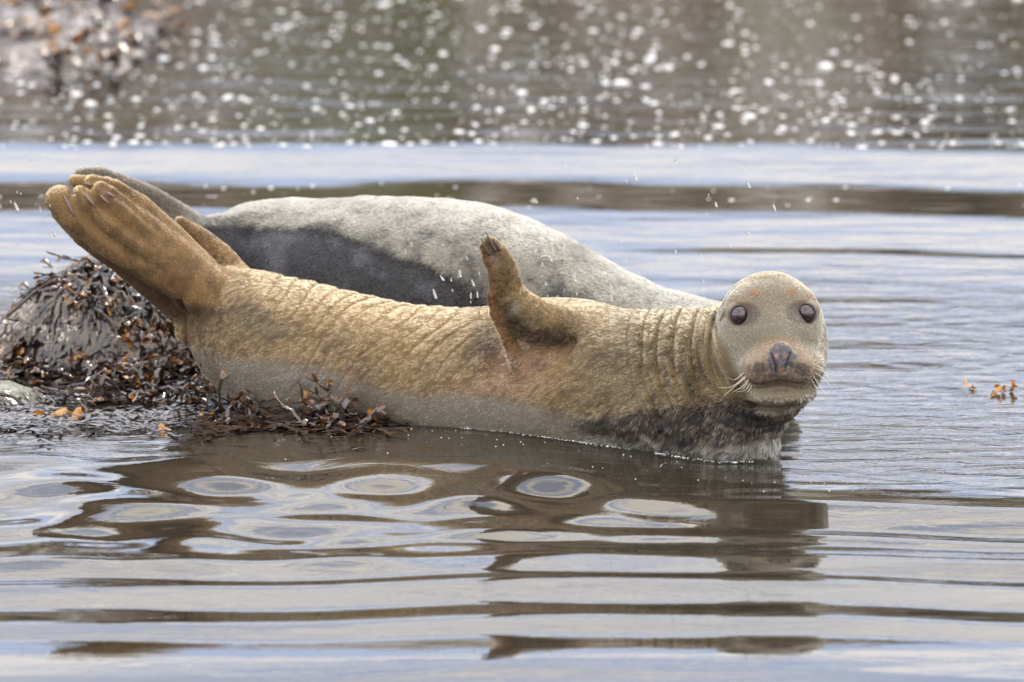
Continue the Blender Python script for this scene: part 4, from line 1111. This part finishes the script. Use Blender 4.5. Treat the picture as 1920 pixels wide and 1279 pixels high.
stalk('forked pale stalk running down the boulder face to its foot', [(175, 578), (195, 590), (215, 612), (222, 640), (226, 662)], 0.8, 0.0032)
stalk('dark stalk running along the left edge of the boulder', [(10, 596), (35, 575), (60, 552), (95, 528), (120, 515)], 0.8, 0.0034)
stalk('reddish stalk curling out at the rump of the seal', [(326, 655), (332, 643), (345, 638), (352, 640)], 0.55, 0.0034)
stalk('dark stalk crossing the small pale rock at the left edge', [(0, 739), (25, 745), (48, 762), (70, 772), (95, 776)], 0.3, 0.0036)
stalk('looped stalk standing on the ledge below the boulder', [(262, 706), (266, 676), (278, 671), (287, 688), (284, 704)], 0.5, 0.0030)
# the rest of the weed carpet, past counting
def carpet():
    r = np.random.default_rng(29); a = Acc(); k = 0
    protos = [frond(r, r.uniform(0.024, 0.05), r.uniform(0.0035, 0.0075), 2, 2, 0.4) for _ in range(30)]
    pv = [(np.concatenate(q.V), q.F, np.concatenate(q.A)) for q in protos]
    n = 0
    while n < 1900:
        t = r.random()
        if t < 0.42:
            th = r.uniform(0, 6.28); q = r.uniform(0.0, 1.12); x = BO[0]+0.36*q*math.cos(th); y = BO[1]+0.30*q*math.sin(th)
            if q < 0.85 and vnoise(np.array([[x, y, 0.0]]), 6.5, 6)[0] < 0.54: continue
        elif t < 0.86:
            x = r.uniform(-1.30, -0.36); y = r.uniform(0.06, 1.0)
            if x > -0.5 and y > 0.30: continue
            if vnoise(np.array([[x, y, 0.0]]), 6, 9)[0] < 0.44: continue
        elif t < 0.94:
            x = r.uniform(-1.30, -0.32); y = 0.12-abs(r.normal(0, 0.09))-0.12*max(0, x+0.7)
        else:
            x = r.uniform(-0.52, -0.30)-0.02; y = r.normal(0.13-(x+0.42)*0.32, 0.025)
        V, F, A = pv[r.integers(30)]
        s = r.uniform(0.7, 1.25); az = r.uniform(0, 6.28)
        gx, gy = slope_dir(x, y)
        if math.hypot(gx, gy) > 0.3: az = math.atan2(-gy, -gx)+r.normal(0, 0.6)
        ca, sa = math.cos(az)*s, math.sin(az)*s
        W = np.stack([x+V[:, 0]*ca-V[:, 1]*sa, y+V[:, 0]*sa+V[:, 1]*ca, V[:, 2]*s], 1)
        W[:, 2] = np.maximum(rock_h(W[:, 0], W[:, 1]), water_h(x, y))+0.002+np.abs(W[:, 2])*(0.5 if t < 0.42 or t >= 0.94 else 0.22)+r.uniform(0, 0.010)
        a.add(W, F, A*0.72); n += 1
    o = link('seaweed_carpet', a.build('seaweed_carpet', M_WEED, 'tip')); o['kind'] = 'stuff'
    o['label'] = 'carpet of small wet seaweed fronds over the ledge and boulder'
carpet()
# out-of-focus weedy rock at the far upper left
def far_rock():
    c = ground(60, 95); r = np.random.default_rng(8)
    xs = np.linspace(-0.75, 0.42, 90); ys = np.linspace(-0.9, 2.2, 90); X, Y = np.meshgrid(xs, ys)
    p = np.stack([X+c[0], Y+c[1], 0*X], -1).reshape(-1, 3)
    Z = (0.09*(1-np.clip(np.hypot(X/0.36, (Y-0.3)/0.9), 0, 2)**1.6)).ravel()+(fbm(p, 7, 33, 4)-0.5)*0.11-0.012
    V = np.stack([X.ravel(), Y.ravel(), Z], 1); idx = np.arange(8100).reshape(90, 90)
    F = np.stack([idx[:-1, :-1], idx[:-1, 1:], idx[1:, 1:], idx[1:, :-1]], -1).reshape(-1, 4); F = F[V[F][:, :, 2].max(1) > -0.03]
    root = empty('weedy_rock', (c[0], c[1], 0), 'low rock covered in brown seaweed far behind at the upper left corner', 'rock')
    link('rock', mesh('rock', V, F, M_SHELF), root)
    a = Acc()
    protos = [frond(r, r.uniform(0.03, 0.06), r.uniform(0.006, 0.011), 2, 2) for _ in range(12)]
    for i in range(420):
        q = V[r.integers(len(V))]
        if q[2] < -0.025: continue
        t = protos[r.integers(12)]; W = np.concatenate(t.V); az = r.uniform(0, 6.28); s = r.uniform(0.9, 1.5)
        a.add(np.stack([q[0]+s*(W[:, 0]*math.cos(az)-W[:, 1]*math.sin(az)), q[1]+s*(W[:, 0]*math.sin(az)+W[:, 1]*math.cos(az)), max(q[2], 0)+0.004+np.abs(W[:, 2])*s], 1), t.F, np.concatenate(t.A)*0.8+r.uniform(0.1, 0.55))
    w = link('seaweed', a.build('seaweed', M_WEED, 'tip'), root); w['kind'] = 'stuff'
far_rock()

# ------------------------------------------------------------------ foam flecks drifting behind
def foam():
    r = np.random.default_rng(44); S, SF = uvsphere(8, 6); protos = []
    for i in range(6):
        V = S.copy(); V[:, 2] = np.where(V[:, 2] < 0, V[:, 2]*0.15, V[:, 2]); V *= 1+0.25*(vnoise(S, 1.6, i)[:, None]-0.5)
        protos.append((V, mesh('foam_fleck', V, SF, M_FOAM_AND_GLINT)))
    items = []
    while len(items) < 2100:
        py = r.uniform(-60, 284) if r.random() < 0.972 else r.uniform(345, 398)
        px = r.uniform(-40, 1960)
        if vnoise(np.array([[px/190.0, py/60.0, 0]]), 1.0, 2)[0] < r.uniform(-0.6, 0.45): continue
        if px > 1250 and py < 170 and r.random() < 0.35: continue
        if px < 230 and py < 130: continue
        s = min(0.0028+r.exponential(0.0024), 0.019)
        if py > 330: s = min(s, 0.006)
        items.append((s, px, py))
    items.sort(reverse=True); a = Acc()
    for i, (s, px, py) in enumerate(items):
        g = ground(px, py); V, me = protos[i % 6]; sx, sy, sz = s*r.uniform(0.9, 1.5), s*r.uniform(0.9, 1.3), s*r.uniform(0.4, 0.7)
        z = water_h(g[0], g[1])-0.0012
        if i < 290:
            o = link('foam_fleck', me); o.location = (g[0], g[1], z); o.scale = (sx, sy, sz)
            setp(o, 'white foam fleck drifting on the dark water behind the seals', 'foam', 'foam flecks on the water behind')
        else: a.add(V*np.array([sx, sy, sz])+np.array([g[0], g[1], z]), SF)
    o = link('foam', a.build('foam', M_FOAM_AND_GLINT)); o['kind'] = 'stuff'; o['label'] = 'scatter of tiny foam specks on the water behind'
foam()

def meniscus_glint_edge():  # white beads added to stand in for the bright meniscus line
    r = np.random.default_rng(91); S, SF = uvsphere(6, 4); a = Acc()
    for i in range(520):
        x = r.uniform(-0.48, 0.54)
        if vnoise(np.array([[x*1.0, 0, 0]]), 14, 3)[0] < 0.28: continue
        y = np.interp(x, [-0.66, -0.62, -0.5, -0.34, 0.02, 0.30, 0.46, 0.54], [0.45, 0.356, 0.248, 0.156, -0.046, -0.177, -0.261, -0.254])-r.normal(0.004, 0.003)
        q = 0.0006+min(r.exponential(0.00045), 0.002)
        a.add(S*np.array([q*1.6, q*1.2, q*0.8])+np.array([x, y, water_h(x, y)]), SF)
    for i in range(60):
        x, y = r.uniform(-0.6, 0.75), 0.0; y = -0.45*x-0.05-abs(r.normal(0.08, 0.14)); q = r.uniform(0.0008, 0.0020)
        a.add(S*np.array([q, q, q*0.7])+np.array([x, y, water_h(x, y)]), SF)
    o = link('meniscus_glint_beads', a.build('meniscus_glint_beads', M_FOAM_AND_GLINT)); o['kind'] = 'stuff'; o['label'] = 'thin line of added white beads for the bright water edge along the tan seal'
meniscus_glint_edge()

# ------------------------------------------------------------------ drops in the air
def drops():
    m, nt, b, L = newmat('water_drop')
    b.inputs['Base Color'].default_value = (0.95, 0.97, 1, 1); b.inputs['Roughness'].default_value = 0.05; b.inputs['IOR'].default_value = 1.33
    b.inputs['Transmission Weight'].default_value = 0.75
    S, SF = uvsphere(8, 6); V = S.copy(); V[:, 0] *= 0.55; V[:, 1] *= 0.55; V[:, 2] *= np.where(V[:, 2] > 0, 1.5, 0.9)
    V[:, 0] += 0.12*V[:, 2]**2
    me = mesh('water_drop', V, SF, m); r = np.random.default_rng(12)
    for i in range(92):
        t = r.random()
        if t < 0.55: px, py, Y = r.normal(1040, 120), r.normal(500, 55), r.uniform(-0.15, 0.45)
        elif t < 0.72: px, py, Y = r.normal(900, 45), r.normal(545, 25), r.uniform(-0.2, 0.3)
        elif t < 0.85: px, py, Y = r.uniform(1050, 1480), r.uniform(300, 470), r.uniform(0.0, 0.5)
        else: px, py, Y = r.uniform(5, 110), r.uniform(290, 460), r.uniform(0.2, 0.5)
        o = link('water_drop', me); o.location = P(px, py, Y).tolist(); s = 0.0020+min(r.exponential(0.0013), 0.004)
        o.scale = (s, s, s*r.uniform(1.0, 1.8)); o.rotation_euler = (0, r.normal(-0.35, 0.2), 0)
        if t < 0.85: setp(o, 'flung water drop in the air around the raised flipper', 'water drop', 'drops flung off the raised flipper')
        else: setp(o, 'flung water drop in the air left of the tail flippers', 'water drop', 'drops beside the tail flippers')
drops()
print('built in', round(time.time()-T0, 1))
